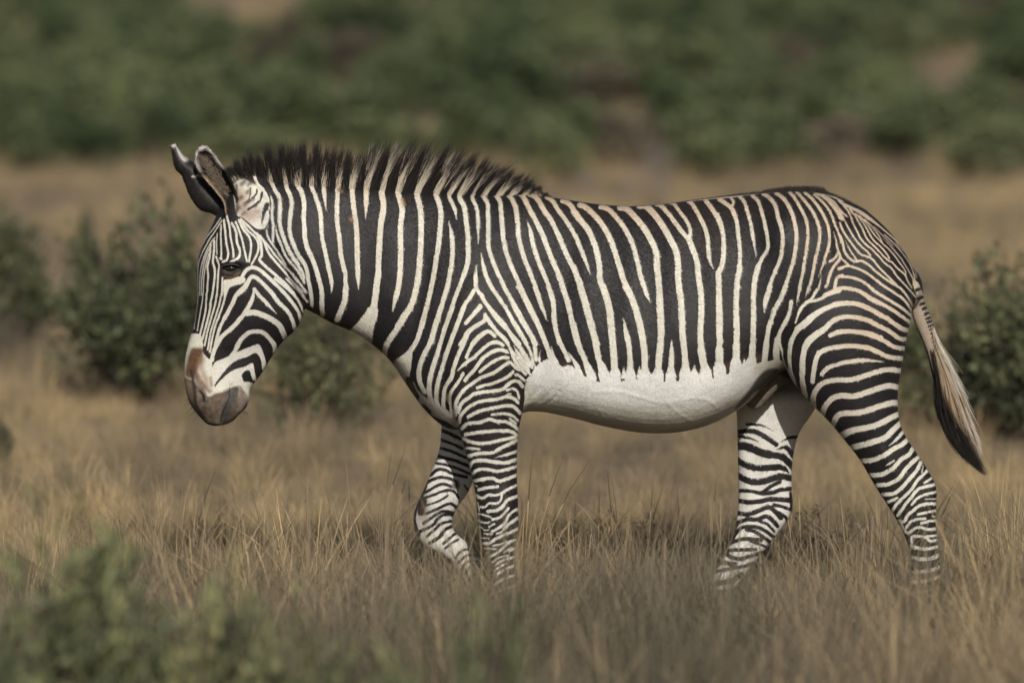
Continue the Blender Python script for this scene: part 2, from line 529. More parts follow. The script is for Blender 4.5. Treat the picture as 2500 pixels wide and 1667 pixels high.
GX0, GY0, GX1, GY1 = 380, 320, 2460, 1560
GW, GH = GX1 - GX0, GY1 - GY0
def crom(P, n=4, closed=False):
    P = np.asarray(P, float)
    if len(P) < 3: return P
    Q = np.vstack((P[0] * 2 - P[1], P, P[-1] * 2 - P[-2]))
    out = []
    t = np.linspace(0, 1, n, endpoint=False)[:, None]
    for i in range(1, len(Q) - 2):
        a, b, c, d = Q[i - 1:i + 3]
        out.append(.5 * (2 * b + (c - a) * t + (2 * a - 5 * b + 4 * c - d) * t ** 2 + (3 * b - a - 3 * c + d) * t ** 3))
    return np.vstack(out + [Q[-2:-1]])
def cromc(P, n=5):
    P = np.asarray(P, float); L = len(P); out = []
    t = np.linspace(0, 1, n, endpoint=False)[:, None]
    for i in range(L):
        a, b, c, d = P[i - 1], P[i], P[(i + 1) % L], P[(i + 2) % L]
        out.append(.5 * (2 * b + (c - a) * t + (2 * a - 5 * b + 4 * c - d) * t ** 2 + (3 * b - a - 3 * c + d) * t ** 3))
    return np.vstack(out)
def crop(P, m, st=1):
    x0 = max(int(P[:, 0].min() - m), GX0); x1 = min(int(P[:, 0].max() + m) + 2, GX1)
    y0 = max(int(P[:, 1].min() - m), GY0); y1 = min(int(P[:, 1].max() + m) + 2, GY1)
    x0 -= (x0 - GX0) % st; y0 -= (y0 - GY0) % st
    if x1 <= x0 or y1 <= y0: return None
    xs = np.arange(x0, x1, st); ys = np.arange(y0, y1, st)
    sl = (slice((y0 - GY0) // st, (y0 - GY0) // st + len(ys)), slice((x0 - GX0) // st, (x0 - GX0) // st + len(xs)))
    return sl, xs[None, :].astype(float), ys[:, None].astype(float)
def seg_field(P, hw, X, Y):
    f = np.full((Y.shape[0], X.shape[1]), -1e9)
    for i in range(len(P) - 1):
        a, b = P[i], P[i + 1]; d = b - a; L = d @ d + 1e-9
        t = np.clip(((X - a[0]) * d[0] + (Y - a[1]) * d[1]) / L, 0, 1)
        r = hw[i] + (hw[i + 1] - hw[i]) * t
        f = np.maximum(f, r - np.hypot(X - a[0] - t * d[0], Y - a[1] - t * d[1]))
    return f
def poly_field(P, X, Y):
    Q = np.vstack((P, P[:1]))
    d = -seg_field(Q, np.zeros(len(Q)), X, Y)
    ins = np.zeros(d.shape, bool)
    for i in range(len(P)):
        (xa, ya), (xb, yb) = Q[i], Q[i + 1]
        if ya == yb: continue
        c = ((ya > Y) != (yb > Y)) & (X < (xb - xa) * (Y - ya) / (yb - ya) + xa)
        ins ^= c
    return np.where(ins, d, -d)
def coat_grid(data, base):
    G = np.full((GH, GW), base, np.float32)
    for (ox, oy, s), txt in data:
        for ln in txt.strip().split('\n'):
            t = ln.split()
            k = t[0]; col = 1
            P = np.array([float(v) for v in t[1:]]).reshape(-1, 2) / s + (ox, oy)
            if k in 'PQ':
                P = cromc(P)
                c = crop(P, 9)
                if c is None: continue
                f = poly_field(P, c[1], c[2])
                if k == 'Q': col = 0
            else:
                if k[0] == 'B': col = 0; k = k[1:]
                ts = 's' in k; tt = 't' in k
                w = float(k.strip('st')) / s / 2
                w = w * (.80 if s > 5 else .88) - .2 if col else w * 1.1 + .2
                w = max(w, .9)
                n0 = len(P); P = crom(P, 4)
                hw = np.full(len(P), w)
                q = 5 if n0 > 2 else 1
                q = min(q, len(P) - 1)
                if ts: hw[:q] *= np.linspace(.12, 1, q + 1)[:q]
                if tt: hw[-q:] *= np.linspace(1, .12, q + 1)[1:]
                c = crop(P, 9 + w)
                if c is None: continue
                f = seg_field(P, hw, c[1], c[2])
            g = G[c[0]]
            G[c[0]] = np.maximum(g, f) if col else np.minimum(g, -f)
    return np.clip(G, -8, 8)
# the marks wander a little, as hair does
def wander(G, amp, seed):
    rg = np.random.default_rng(seed)
    h, w = G.shape
    off = []
    for _ in range(2):
        acc = 0
        for cell, a in ((26, 1.0), (12, .4)):
            gh, gw = h // cell + 3, w // cell + 3
            n = rg.normal(size=(gh, gw))
            yy = np.arange(h) / cell; xx = np.arange(w) / cell
            y0 = yy.astype(int); x0 = xx.astype(int)
            fy = (yy - y0)[:, None]; fx = (xx - x0)[None, :]
            fy = fy * fy * (3 - 2 * fy); fx = fx * fx * (3 - 2 * fx)
            acc = acc + a * ((n[y0][:, x0] * (1 - fx) + n[y0][:, x0 + 1] * fx) * (1 - fy) + (n[y0 + 1][:, x0] * (1 - fx) + n[y0 + 1][:, x0 + 1] * fx) * fy)
        off.append(acc * amp)
    yi = np.clip(np.arange(h)[:, None] + off[0], 0, h - 1).round().astype(int)
    xi = np.clip(np.arange(w)[None, :] + off[1], 0, w - 1).round().astype(int)
    return G[yi, xi]
def sample(G, XY, st=1):
    x = np.clip((XY[:, 0] - GX0) / st, 0, G.shape[1] - 1.001); y = np.clip((XY[:, 1] - GY0) / st, 0, G.shape[0] - 1.001)
    x0 = x.astype(int); y0 = y.astype(int); fx = x - x0; fy = y - y0
    if G.ndim == 3: fx = fx[:, None]; fy = fy[:, None]
    return (G[y0, x0] * (1 - fx) + G[y0, x0 + 1] * fx) * (1 - fy) + (G[y0 + 1, x0] * (1 - fx) + G[y0 + 1, x0 + 1] * fx) * fy

G_MAIN = wander(coat_grid(COAT, -8.0), .35, 1)
G_FF = wander(coat_grid(COAT_FF, 8.0), .5, 2)
G_HF = wander(coat_grid(COAT_HF, 8.0), .5, 3)

# colours of the pale hair (W), the dark hair (K) and bare or stained places plus painted groin shade (O, with alpha), all 2 px cells
CS = 2
def cgrid(c): return np.ones((GH // CS + 1, GW // CS + 1, len(c)), np.float32) * np.array(c, np.float32)
W = cgrid((.67, .645, .555)); K = cgrid((.0145, .0128, .0142)); O = cgrid((0, 0, 0, 0))
def soft(T, pts, r, blur, colr, alpha, poly=False):
    P = np.array(pts, float).reshape(-1, 2)
    P = cromc(P) if poly else crom(P, 3)
    c = crop(P, r + blur * 2 + 4, CS)
    if c is None: return
    f = poly_field(P, c[1], c[2]) + r if poly else seg_field(P, np.full(len(P), float(r)), c[1], c[2])
    a = np.clip(f / (2 * blur) + .5, 0, 1); a = (a * a * (3 - 2 * a) * alpha)[..., None]
    v = T[c[0]]
    if T.shape[2] == 4:
        v[..., :3] = np.where(v[..., 3:] > 0, v[..., :3] * (1 - a) + np.array(colr) * a, np.array(colr))
        v[..., 3:] = 1 - (1 - v[..., 3:]) * (1 - a)
    else:
        v[:] = v * (1 - a) + np.array(colr) * a
TAN = (.55, .40, .26)
soft(W, [1280, 480, 1450, 510, 1600, 515, 1800, 490, 1950, 480, 2060, 510, 2150, 570, 2230, 680], 30, 75, TAN, .9)
soft(W, [640, 440, 800, 455, 1000, 475, 1300, 485], 4, 45, TAN, .6)
soft(W, [2000, 600, 2120, 700, 2130, 800], 90, 70, (.58, .45, .32), .75)
soft(W, [2000, 950, 2100, 980], 60, 60, (.60, .50, .42), .5)
soft(W, [900, 480, 870, 600], 40, 50, TAN, .35)
soft(W, [1000, 720, 1100, 800], 30, 60, (.6, .5, .37), .35)
soft(W, [600, 480, 615, 560], 14, 14, (.50, .38, .28), .7)
soft(W, [1330, 920, 1500, 945, 1700, 945, 1800, 920], 46, 20, (.80, .79, .755), 1)
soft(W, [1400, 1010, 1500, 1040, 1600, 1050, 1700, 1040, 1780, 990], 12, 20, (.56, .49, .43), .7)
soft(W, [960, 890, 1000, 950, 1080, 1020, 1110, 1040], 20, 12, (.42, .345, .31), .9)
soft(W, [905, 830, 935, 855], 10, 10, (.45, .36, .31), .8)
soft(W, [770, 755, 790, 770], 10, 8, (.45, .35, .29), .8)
soft(W, [2240, 740, 2270, 850, 2290, 920], 22, 8, (.34, .27, .205), .95)
soft(W, [1000, 650, 1400, 700, 1800, 680], 60, 120, (.66, .60, .49), .5)
soft(W, [1000, 1000, 1250, 1200, 1260, 1400], 60, 60, (.66, .64, .58), .7)
soft(W, [640, 560, 700, 700, 600, 880], 60, 60, (.66, .65, .60), .8)
soft(W, [482, 560, 482, 720, 470, 800], 8, 8, (.36, .33, .31), .8)
soft(K, [1290, 880, 1400, 905, 1500, 925, 1700, 915, 1850, 875], 8, 18, (.13, .075, .05), .75)
soft(K, [1700, 560, 1760, 600], 30, 60, (.035, .026, .02), .8)
soft(K, [1350, 480, 1550, 500, 1750, 480, 1950, 470, 2100, 540], 40, 60, (.028, .020, .0155), .75)
# muzzle (measured on a close view: origin 440, 860 and 7.84 px per px)
def mz(pts): return [v / 7.84 + (860 if i % 2 else 440) for i, v in enumerate(pts)]
soft(O, mz([300,600, 520,830, 660,790, 760,760, 900,740, 960,680, 1050,650, 1120,660, 1130,840, 1280,960, 1340,1100, 1200,1330, 780,1480, 600,1560, 350,1400, 0,1000, -20,500, 200,520]), 0, 4, (.125, .092, .066), 1, True)
soft(O, mz([1130,640, 1200,700, 1300,850, 1340,1050, 1240,1250, 1050,1400, 1000,1250, 1100,1000, 1110,800]), 0, 4, (.20, .160, .135), .95, True)
soft(O, mz([200,-60, 330,-90, 440,-60, 420,150, 340,330, 300,480, 180,500, 90,430, 120,200]), 0, 6, (.115, .060, .029), 1, True)
soft(O, mz([420,120, 400,300, 480,500, 520,600]), 6, 9, (.30, .20, .13), .75)
soft(O, mz([260,330, 300,480, 340,600, 420,700]), 7, 8, (.10, .058, .032), .8)
soft(O, mz([330,450, 400,560, 480,660, 560,740]), 6, 6, (.15, .085, .048), .85)
soft(O, mz([430,420, 500,540]), 4, 5, (.42, .31, .22), .6)
soft(O, mz([580,480, 600,640]), 3, 4, (.14, .08, .05), .8)
soft(O, mz([150,620, 190,720, 240,800]), 6, 5, (.17, .12, .085), .85)
soft(O, mz([210,360, 250,560, 290,760, 300,960, 380,1120, 450,1250]), 3.6, 3, (.022, .017, .014), .95)
soft(O, mz([110,860, 180,960, 280,1100, 400,1230, 520,1360, 700,1410]), 4.5, 3.5, (.022, .018, .016), .95)
soft(O, mz([370,740, 420,800, 445,880, 440,940]), 2.8, 1.5, (.005, .004, .004), 1)
soft(O, mz([340,700, 430,730, 490,800, 500,900]), 1.6, 2, (.24, .185, .15), .75)
soft(O, mz([380,960, 470,1040]), 5, 5, (.06, .045, .035), .8)
soft(O, mz([850,760, 900,740]), 5, 6, (.055, .045, .042), .8)
soft(O, mz([900,850, 850,1000, 780,1180, 740,1300]), 7, 6, (.155, .135, .118), .9)
soft(O, mz([600,1000, 640,1200]), 6, 7, (.15, .115, .085), .6)
soft(O, mz([1050,720, 990,880, 900,1060, 850,1240]), 8, 5, (.055, .052, .048), 1)
soft(O, mz([950,690, 930,860, 860,1050, 800,1200, 770,1330]), 1.6, 1.6, (.014, .011, .010), 1)
soft(O, mz([780,1340, 1000,1290, 1180,1160, 1270,1000]), 3, 3, (.04, .032, .028), .8)
# round the eye
soft(O, [541, 650, 553, 644, 575, 643, 590, 645], 3.6, 1.6, (.012, .010, .010), 1)
soft(O, [540, 655, 541, 672], 2.2, 1.5, (.014, .011, .010), .95)
soft(O, [545, 664, 560, 669, 578, 666, 590, 655], 2, 1.6, (.014, .011, .010), .95)
soft(O, [548, 674, 565, 677, 583, 668], 3.2, 2.2, (.13, .065, .03), .95)
for _x, _y, _r in ((590, 450, 5), (604, 470, 4), (584, 486, 5), (598, 500, 4), (612, 492, 3), (578, 512, 5), (606, 452, 4), (592, 524, 3)):
    soft(O, [_x, _y, _x + 6, _y - 5], _r, 5, (.085, .052, .038), .85)
soft(W, [575, 470, 600, 520, 620, 520], 16, 14, (.36, .28, .22), .85)
soft(O, [565, 430, 590, 432, 620, 446], 5, 6, (.03, .022, .018), .9)
soft(O, [577, 452, 580, 500, 578, 520], 2.5, 3, (.03, .022, .018), .9)
# knees of the near fore leg, chest
soft(O, [1005, 935, 1015, 955], 7, 5, (.12, .10, .08), .7)
soft(O, [826, 458, 832, 466], 6, 3, (.22, .13, .06), .7)
soft(O, [855, 532, 860, 538], 5, 2, (.25, .14, .08), .8)
soft(O, [982, 488, 986, 500], 5, 2.5, (.26, .16, .07), .7)
soft(O, [1094, 962, 1097, 975], 4, 2, (.20, .16, .07), .8)
soft(O, [1600 + 1010 / 3.92, 912, 1880, 899, 1900, 901, 1930, 930, 1955, 955, 1880, 956, 1846, 956, 1806, 998, 1794, 995, 1826, 955], 0, 4, (.028, .024, .022), .92, True)  # groin arch: deep shade painted near black over the dark skin
# ------------------------------------------------------------------ the ground first
def hill(x, y):
    return 0.05 * np.sin(x * .21 + 1.3) * np.sin(y * .17) * np.clip((np.abs(y) - 3) / 6, 0, 1)

# ------------------------------------------------------------------ body of the zebra
# stations: x,y of the two outline points, depth of the centre, half thickness, fullness towards the second point
TORSO = [(600,440,690,640,0,.085,.1),(655,443,738,742,0,.098,.2),(722,448,776,768,0,.11,.3),(800,451,815,790,0,.118,.35),(888,457,866,811,0,.13,.35),
 (970,464,912,842,0,.143,.33),(1050,471,957,884,0,.165,.3),(1130,475,997,944,0,.19,.27),(1210,477,1042,1004,0,.21,.24),(1290,475,1100,1046,0,.225,.2),
 (1350,483,1185,1035,0,.23,.25),(1410,492,1290,1002,0,.245,.28),(1470,500,1385,1015,0,.27,.30),(1540,504,1470,1037,0,.285,.30),(1620,499,1570,1054,0,.295,.28),
 (1700,488,1665,1051,0,.295,.25),(1780,479,1750,1026,0,.29,.18),(1850,473,1832,975,0,.28,.08),(1920,468,1905,905,0,.275,-.1),(1990,470,1985,890,0,.265,-.05),
 (2050,484,2050,890,0,.25,.0),(2110,512,2110,880,0,.225,.05),(2160,554,2160,850,0,.19,.1),(2200,602,2200,800,0,.145,.1),(2226,652,2222,755,0,.09,0)]
HEAD = [(565,455,655,440,0,.055,0),(540,500,672,480,0,.078,0),(520,545,695,530,0,.094,0),(497,592,724,605,0,.106,0),(481,640,742,690,0,.108,0),(480,690,743,757,0,.105,.05),
 (481,730,724,802,0,.094,.05),(475,785,690,834,0,.078,0),(461,832,663,872,0,.066,0),(451,880,640,910,0,.060,0),(450,925,612,948,0,.061,-.1),
 (458,972,609,973,0,.060,-.1),(475,1003,602,994,0,.051,-.1),(495,1026,582,1014,0,.036,0)]
NF = [(1075,700,1270,640,-.10,.10,0),(1050,800,1292,750,-.12,.125,0),(1058,880,1300,840,-.13,.125,0),(1085,955,1292,925,-.14,.115,0),(1106,1010,1281,985,-.145,.10,0),
 (1121,1050,1268,1040,-.145,.085,0),(1137,1105,1263,1097,-.145,.072,0),(1151,1160,1262,1155,-.145,.060,0),(1161,1210,1264,1205,-.145,.054,0),
 (1165,1255,1266,1255,-.145,.052,0),(1168,1292,1266,1288,-.145,.047,0),(1180,1340,1258,1335,-.145,.037,0),(1191,1380,1256,1380,-.145,.036,0),
 (1194,1418,1263,1420,-.145,.042,0),(1182,1455,1252,1462,-.145,.038,0),(1172,1480,1256,1484,-.145,.046,0),(1160,1508,1266,1508,-.145,.056,0)]
NH = [(1985,560,2170,590,-.14,.11,0),(1945,650,2215,650,-.145,.125,0),(1908,745,2228,745,-.15,.14,0),(1905,830,2212,835,-.15,.14,0),(1926,915,2198,915,-.15,.125,0),
 (1974,978,2192,968,-.15,.108,0),(2023,1028,2196,1026,-.15,.093,0),(2060,1072,2212,1066,-.15,.078,0),(2099,1122,2241,1110,-.15,.064,0),
 (2128,1172,2267,1150,-.15,.053,0),(2157,1218,2286,1190,-.15,.049,0),(2181,1256,2286,1232,-.15,.046,0),(2201,1292,2285,1282,-.15,.042,0),
 (2217,1330,2291,1322,-.15,.038,0),(2224,1372,2295,1376,-.15,.037,0),(2223,1415,2300,1425,-.15,.043,0),(2208,1452,2292,1465,-.15,.040,0),
 (2196,1482,2292,1486,-.15,.047,0),(2182,1508,2300,1508,-.15,.057,0)]
FF = [(1090,900,1220,900,.11,.09,0),(1078,985,1195,990,.13,.08,0),(1077,1053,1182,1062,.135,.07,0),(1071,1103,1172,1118,.135,.062,0),(1050,1158,1158,1165,.135,.058,0),
 (1032,1200,1142,1203,.135,.056,0),(1014,1240,1115,1240,.135,.053,0),(1009,1272,1104,1270,.135,.048,0),(1016,1302,1106,1290,.135,.042,0),
 (1038,1332,1118,1306,.135,.038,0),(1078,1352,1138,1322,.135,.036,0),(1110,1378,1158,1345,.135,.036,0),(1128,1408,1176,1378,.135,.042,0),
 (1138,1438,1182,1422,.135,.038,0),(1136,1462,1190,1452,.135,.046,0),(1134,1484,1200,1480,.135,.052,0)]
HF = [(1850,800,2060,800,.12,.11,0),(1812,890,2036,890,.14,.10,0),(1797,960,2012,955,.15,.092,0),(1798,1008,1985,1006,.155,.085,0),(1800,1055,1952,1055,.155,.075,0),
 (1801,1105,1938,1105,.155,.065,0),(1802,1155,1933,1155,.155,.057,0),(1803,1205,1934,1208,.155,.052,0),(1801,1245,1932,1250,.155,.050,0),
 (1795,1285,1908,1290,.155,.046,0),(1782,1328,1876,1330,.155,.041,0),(1766,1360,1848,1366,.155,.038,0),(1748,1394,1818,1404,.155,.038,0),
 (1736,1424,1802,1434,.155,.043,0),(1722,1452,1792,1462,.155,.040,0),(1712,1474,1796,1478,.155,.047,0),(1700,1492,1806,1494,.155,.056,0)]
SHEATH = [(1885,905,1930,930,.0,.035,0),(1862,925,1900,950,.0,.032,0),(1835,958,1872,978,.0,.027,0),(1822,985,1852,998,.0,.020,0)]
DOCK = [(2185,630,2236,668,0,.055,0),(2214,690,2250,684,0,.034,0),(2223,740,2257,733,0,.026,0),(2229,778,2271,770,0,.028,0),(2247,822,2284,812,0,.025,0),
 (2262,860,2293,850,0,.021,0),(2271,900,2299,892,0,.018,0),(2280,935,2303,928,0,.014,0)]

def tube(st, ns=32, sub=3, e=.88):
    S = crom(np.array(st, float), sub)
    V = []; F = []
    th = np.linspace(0, 2 * math.pi, ns, endpoint=False)
    ct, sn = np.cos(th), np.sin(th)
    rings = []
    for s in S:
        A = unproj(s[0], s[1], s[4]); B = unproj(s[2], s[3], s[4])
        c = (A + B) / 2; h = (A - B) / 2
        wy = s[5] * np.sign(sn) * np.abs(sn) ** e * (1 - s[6] * ct)
        rings.append(c[None] + h[None] * ct[:, None] + np.array([[0, 1, 0]]) * wy[:, None])
    def cap(r0, r1, k, amt):
        c0 = r0.mean(0); d = (c0 - r1.mean(0)); d /= np.linalg.norm(d) + 1e-9
        rad = np.abs(r0 - c0).max()
        return c0 + (r0 - c0) * k + d * rad * amt
    pre = [cap(rings[0], rings[1], k, a) for k, a in ((.35, .42), (.75, .26))]
    post = [cap(rings[-1], rings[-2], k, a) for k, a in ((.75, .26), (.35, .42))]
    rings = pre + rings + post
    V = np.vstack(rings); n = len(rings)
    for i in range(n - 1):
        for j in range(ns):
            k = (j + 1) % ns
            F.append((i * ns + j, i * ns + k, (i + 1) * ns + k, (i + 1) * ns + j))
    c0 = len(V); V = np.vstack((V, rings[0].mean(0), rings[-1].mean(0)))
    for j in range(ns):
        k = (j + 1) % ns
        F.append((c0, k, j)); F.append((c0 + 1, (n - 1) * ns + j, (n - 1) * ns + k))
    return V, F
parts = [tube(TORSO, 64, e=.76), tube(HEAD, 40), tube(NF), tube(NH), tube(FF), tube(HF), tube(SHEATH, 20), tube(DOCK, 20)]
V = []; F = []; LAB = []
for i, (v, f) in enumerate(parts):
    b = len(V); V += [tuple(p) for p in v]; F += [tuple(b + k for k in q) for q in f]; LAB += [i] * len(v)
raw = bpy.data.meshes.new('raw'); raw.from_pydata(V, [], F)
import bmesh
bm = bmesh.new(); bm.from_mesh(raw)
# outward faces, shell by shell
bmesh.ops.recalc_face_normals(bm, faces=bm.faces)
bm.to_mesh(raw); bm.free()
ro = bpy.data.objects.new('raw', raw); COL.objects.link(ro)
md = ro.modifiers.new('r', 'REMESH'); md.mode = 'VOXEL'; md.voxel_size = .0042; md.adaptivity = 0
sm = ro.modifiers.new('s', 'SMOOTH'); sm.factor = .5; sm.iterations = 22
dg = bpy.context.evaluated_depsgraph_get()
body_me = bpy.data.meshes.new_from_object(ro.evaluated_get(dg))
bpy.data.objects.remove(ro); bpy.data.meshes.remove(raw)
# finer mesh where the stripes are fine: the head
bm = bmesh.new(); bm.from_mesh(body_me); bm.verts.ensure_lookup_table()
co = np.array([v.co for v in bm.verts]); px = proj(co)
hm = (px[:, 0] < 735) & (px[:, 1] > 470) & (px[:, 0] < 1100 - (px[:, 1] - 500) * .2)
ed = [e for e in bm.edges if hm[e.verts[0].index] and hm[e.verts[1].index]]
bmesh.ops.subdivide_edges(bm, edges=ed, cuts=1, use_grid_fill=True, smooth=0)
bm.to_mesh(body_me); bm.free()
n = len(body_me.vertices)
co = np.empty(n * 3); body_me.vertices.foreach_get('co', co); co = co.reshape(-1, 3)
nor = np.empty(n * 3); body_me.vertices.foreach_get('normal', nor); nor = nor.reshape(-1, 3)
kd = kdtree.KDTree(len(V))
for i, p in enumerate(V): kd.insert(p, i)
kd.balance()
LAB = np.array(LAB)
lab = np.array([LAB[kd.find(p)[1]] for p in co.tolist()])
mir = co.copy(); mir[:, 1] = -np.abs(mir[:, 1])
PX = proj(mir); PXT = proj(co)
leg = (lab >= 2) & (lab <= 5)
far = (lab == 4) | (lab == 5)
PX[leg] = PXT[leg]
# the top of the far legs melts into the trunk
# relief: (sigma px, height mm, points) muscle, bone, folds and veins
RELIEF = [(9, 7, [545,640,565,634,588,640]), (7, -7, [552,652,566,655,580,654]), (4, 3, [548,668,566,671,582,666]), (30, 7, [660,700,680,750]), (34, 5, [640,790,600,820]),
 (9, 3.5, [592,720,575,780,560,840]), (20, -4, [560,880,590,860]), (6, -7, [488,955,495,966,497,980]), (8, 5, [478,955,483,985,496,995]), (6, 3.5, [505,960,507,985]),
 (3.2, -4.5, [565,942,554,975,546,1002,541,1028]), (9, 4, [580,965,570,1000]), (9, 3, [540,965,526,1005]), (6, 3, [610,470,640,500,655,540]), (14, 5, [620,520,640,545]),
 (14, -4, [735,640,752,700,750,740]), (45, 10, [1150,600,1120,720,1080,820]), (16, -7, [1040,650,1020,760,990,850]), (35, 12, [1020,880,1045,920]), (45, 14, [1240,820,1235,880]),
 (22, -11, [1318,800,1312,880,1300,950]), (16, -6, [1150,930,1200,950]), (14, 7, [1105,960,1115,1010]), (22, -6, [1250,640,1265,740]), (50, -14, [1860,640,1845,720]), (26, 10, [1915,550,1895,580]),
 (40, 14, [1965,800,1960,860]), (14, -6, [2125,700,2130,800,2115,880]), (28, 8, [2180,760,2170,850]), (30, -6, [2040,640,2070,720]), (9, -5, [2180,1090,2215,1150]), (8, 4, [2155,1100,2190,1160]),
 (10, 4, [2165,1225,2180,1240]), (8, 4, [2270,1180,2276,1200]), (8, -3, [2225,1240,2235,1320]), (8, 4, [1200,1240,1240,1245]), (6, -3, [1235,1300,1232,1370]), (9, 5, [1150,1120,1170,1170]), (9, -4, [1215,1060,1225,1180]),
 (3.5, 1.2, [1450,958,1510,955,1570,972,1620,983,1690,972,1730,978,1750,995]), (3, 1, [1466,1000,1475,1030,1490,1045]), (3, 1, [1630,985,1660,1010,1690,1030]), (3, -1.3, [1296,995,1325,975,1350,950]), (3, -1.3, [1310,998,1345,980,1365,955]),
 (3, -1.2, [1290,980,1320,950]), (20, -4, [1400,560,1380,700,1370,820]), (18, 3, [1440,560,1425,700]), (18, -3, [1490,560,1480,760]), (18, 3, [1540,560,1530,780]), (18, -3, [1600,560,1590,800]), (18, 3, [1650,560,1645,800]), (18, -3, [1710,560,1705,800]),
 (12, 4, [1035,1245,1040,1275]), (8, 4, [1860,1070,1870,1180]), (8, -4, [1900,1150,1905,1230]), (9, 4, [1820,1120,1830,1220]), (30, -5, [860,520,900,760]), (25, 4, [960,560,950,720])]
D = np.zeros((GH, GW), np.float32)
for sg, amp, pts in RELIEF:
    P = crom(np.array(pts, float).reshape(-1, 2), 4)
    c = crop(P, sg * 3)
    if c is None: continue
    f = -seg_field(P, np.zeros(len(P)), c[1], c[2])
    D[c[0]] += amp * .001 * np.exp(-.5 * (f / sg) ** 2)
d = sample(D, PX)
d *= np.clip(np.abs(nor[:, 1]) * 1.6 - .15, 0, 1)
d[far & (PXT[:, 1] < 1000)] = 0
co = co + nor * d[:, None]
body_me.vertices.foreach_set('co', co.ravel())
S = sample(G_MAIN, PX)
w = np.clip((PXT[:, 1] - 1035) / 30, 0, 1)
S = np.where(lab == 4, sample(G_FF, PXT), S)
S = np.where(lab == 5, sample(G_HF, PXT), S)
S[lab == 6] = 8
inner = (lab == 0) & (PX[:, 1] > 860) & (PX[:, 0] > 1850) & (co[:, 1] > -.1)
S[inner] = 8
wc = sample(W, PX, CS); kc = sample(K, PX, CS); oc = sample(O, PX, CS)
wc[far] = (.70, .68, .63); oc[far, 3] = 0
gro_shade = (far | (lab == 0)) & (co[:, 1] > -.12) & (PXT[:, 0] > 1780) & (PXT[:, 0] < 2010) & (PXT[:, 1] > 870)  # dark groin skin, deepened by shade painted above the sunlit far thigh
oc[gro_shade, :3] = (.07, .058, .052); oc[gro_shade, 3] = np.clip((985 - PXT[gro_shade, 1]) / 40, 0, .8)
kn = np.exp(-.5 * (((PXT[:, 0] - 1113) / 9) ** 2 + ((PXT[:, 1] - 1183) / 11) ** 2) ** 2)
sel = (lab == 4) & (co[:, 1] < .15)
oc[sel, :3] = (.06, .052, .048); oc[sel, 3] = kn[sel]
kn = np.exp(-.5 * (((PXT[:, 0] - 1033) / 14) ** 2 + ((PXT[:, 1] - 1238) / 26) ** 2))
oc[sel] = np.where((kn[sel] > oc[sel, 3])[:, None], np.column_stack((np.tile((.055, .035, .026), (sel.sum(), 1)), kn[sel] * .8)), oc[sel])
sh = lab == 6
oc[sh, :3] = (.13, .098, .07); oc[sh, 3] = .9
low = np.clip((.075 - co[:, 2]) / .01, 0, 1)
low[lab < 2] = 0; low[lab > 5] = 0
oc[:, :3] = np.where(low[:, None] > 0, (.05, .042, .036), oc[:, :3]); oc[:, 3] = np.maximum(oc[:, 3], low)
spine = np.clip((.012 - np.abs(co[:, 1])) / .005, 0, 1) * (PX[:, 1] < 620) * (PX[:, 0] > 1300) * (PX[:, 0] < 2130)
S = S * (1 - spine) - 8 * spine

# ears: a cupped leaf of skin between two traced edges
def resamp(P, n):
    P = crom(np.array(P, float).reshape(-1, 2), 6)
    L = np.concatenate(([0], np.cumsum(np.hypot(*np.diff(P, axis=0).T))))
    t = np.linspace(0, L[-1], n)
    return np.stack((np.interp(t, L, P[:, 0]), np.interp(t, L, P[:, 1])), 1)
def ear(L, Rr, y0, y1, cup, ox, oy, s, paint, thick=.007):
    nv, nu = 60, 34
    A = resamp(L, nv) / s + (ox, oy); B = resamp(Rr, nv) / s + (ox, oy)
    v = np.linspace(0, 1, nv); u = np.linspace(-1, 1, nu)
    P = np.empty((nv, nu, 3)); UV = np.empty((nv, nu, 2)); XY = np.empty((nv, nu, 2))
    for i in range(nv):
        for j in range(nu):
            t = (u[j] + 1) / 2
            q = A[i] * (1 - t) + B[i] * t
            y = y0 + (y1 - y0) * v[i] + cup * (1 - u[j] ** 2) * (.35 + .65 * math.sin(math.pi * min(1, .25 + v[i] * .75)))
            P[i, j] = unproj(q[0], q[1], y); UV[i, j] = (u[j], v[i]); XY[i, j] = q
    du = np.gradient(P, axis=1); dv = np.gradient(P, axis=0)
    N = np.cross(du, dv); N /= np.linalg.norm(N, axis=2, keepdims=True) + 1e-9
    th = thick * (1 - .75 * np.abs(UV[..., :1]) ** 3)
    P2 = P + N * th * (1 if cup > 0 else -1) * np.sign(N[nv // 2, nu // 2, 1] or 1)
    Vv = np.vstack((P.reshape(-1, 3), P2.reshape(-1, 3)))
    idx = np.arange(nv * nu).reshape(nv, nu)
    q = np.stack((idx[:-1, :-1], idx[:-1, 1:], idx[1:, 1:], idx[1:, :-1]), -1).reshape(-1, 4)
    o = nv * nu
    Fq = [q, q[:, ::-1] + o]
    rim = np.concatenate((idx[0, :], idx[1:, -1], idx[-1, -2::-1], idx[-2:0:-1, 0]))
    r2 = np.roll(rim, -1)
    Fq.append(np.stack((rim, rim + o, r2 + o, r2), -1))
    cA = paint(UV.reshape(-1, 2), XY.reshape(-1, 2), 0); cB = paint(UV.reshape(-1, 2), XY.reshape(-1, 2), 1)
    return Vv, np.vstack(Fq), np.vstack((cA, cB))
def nz(XY, k):  # cheap streaky noise
    return .5 + .5 * np.sin(XY[:, 0] * k + 3 * np.sin(XY[:, 1] * k * .63) + 2 * np.sin(XY[:, 0] * k * .27 + XY[:, 1] * k * .41))
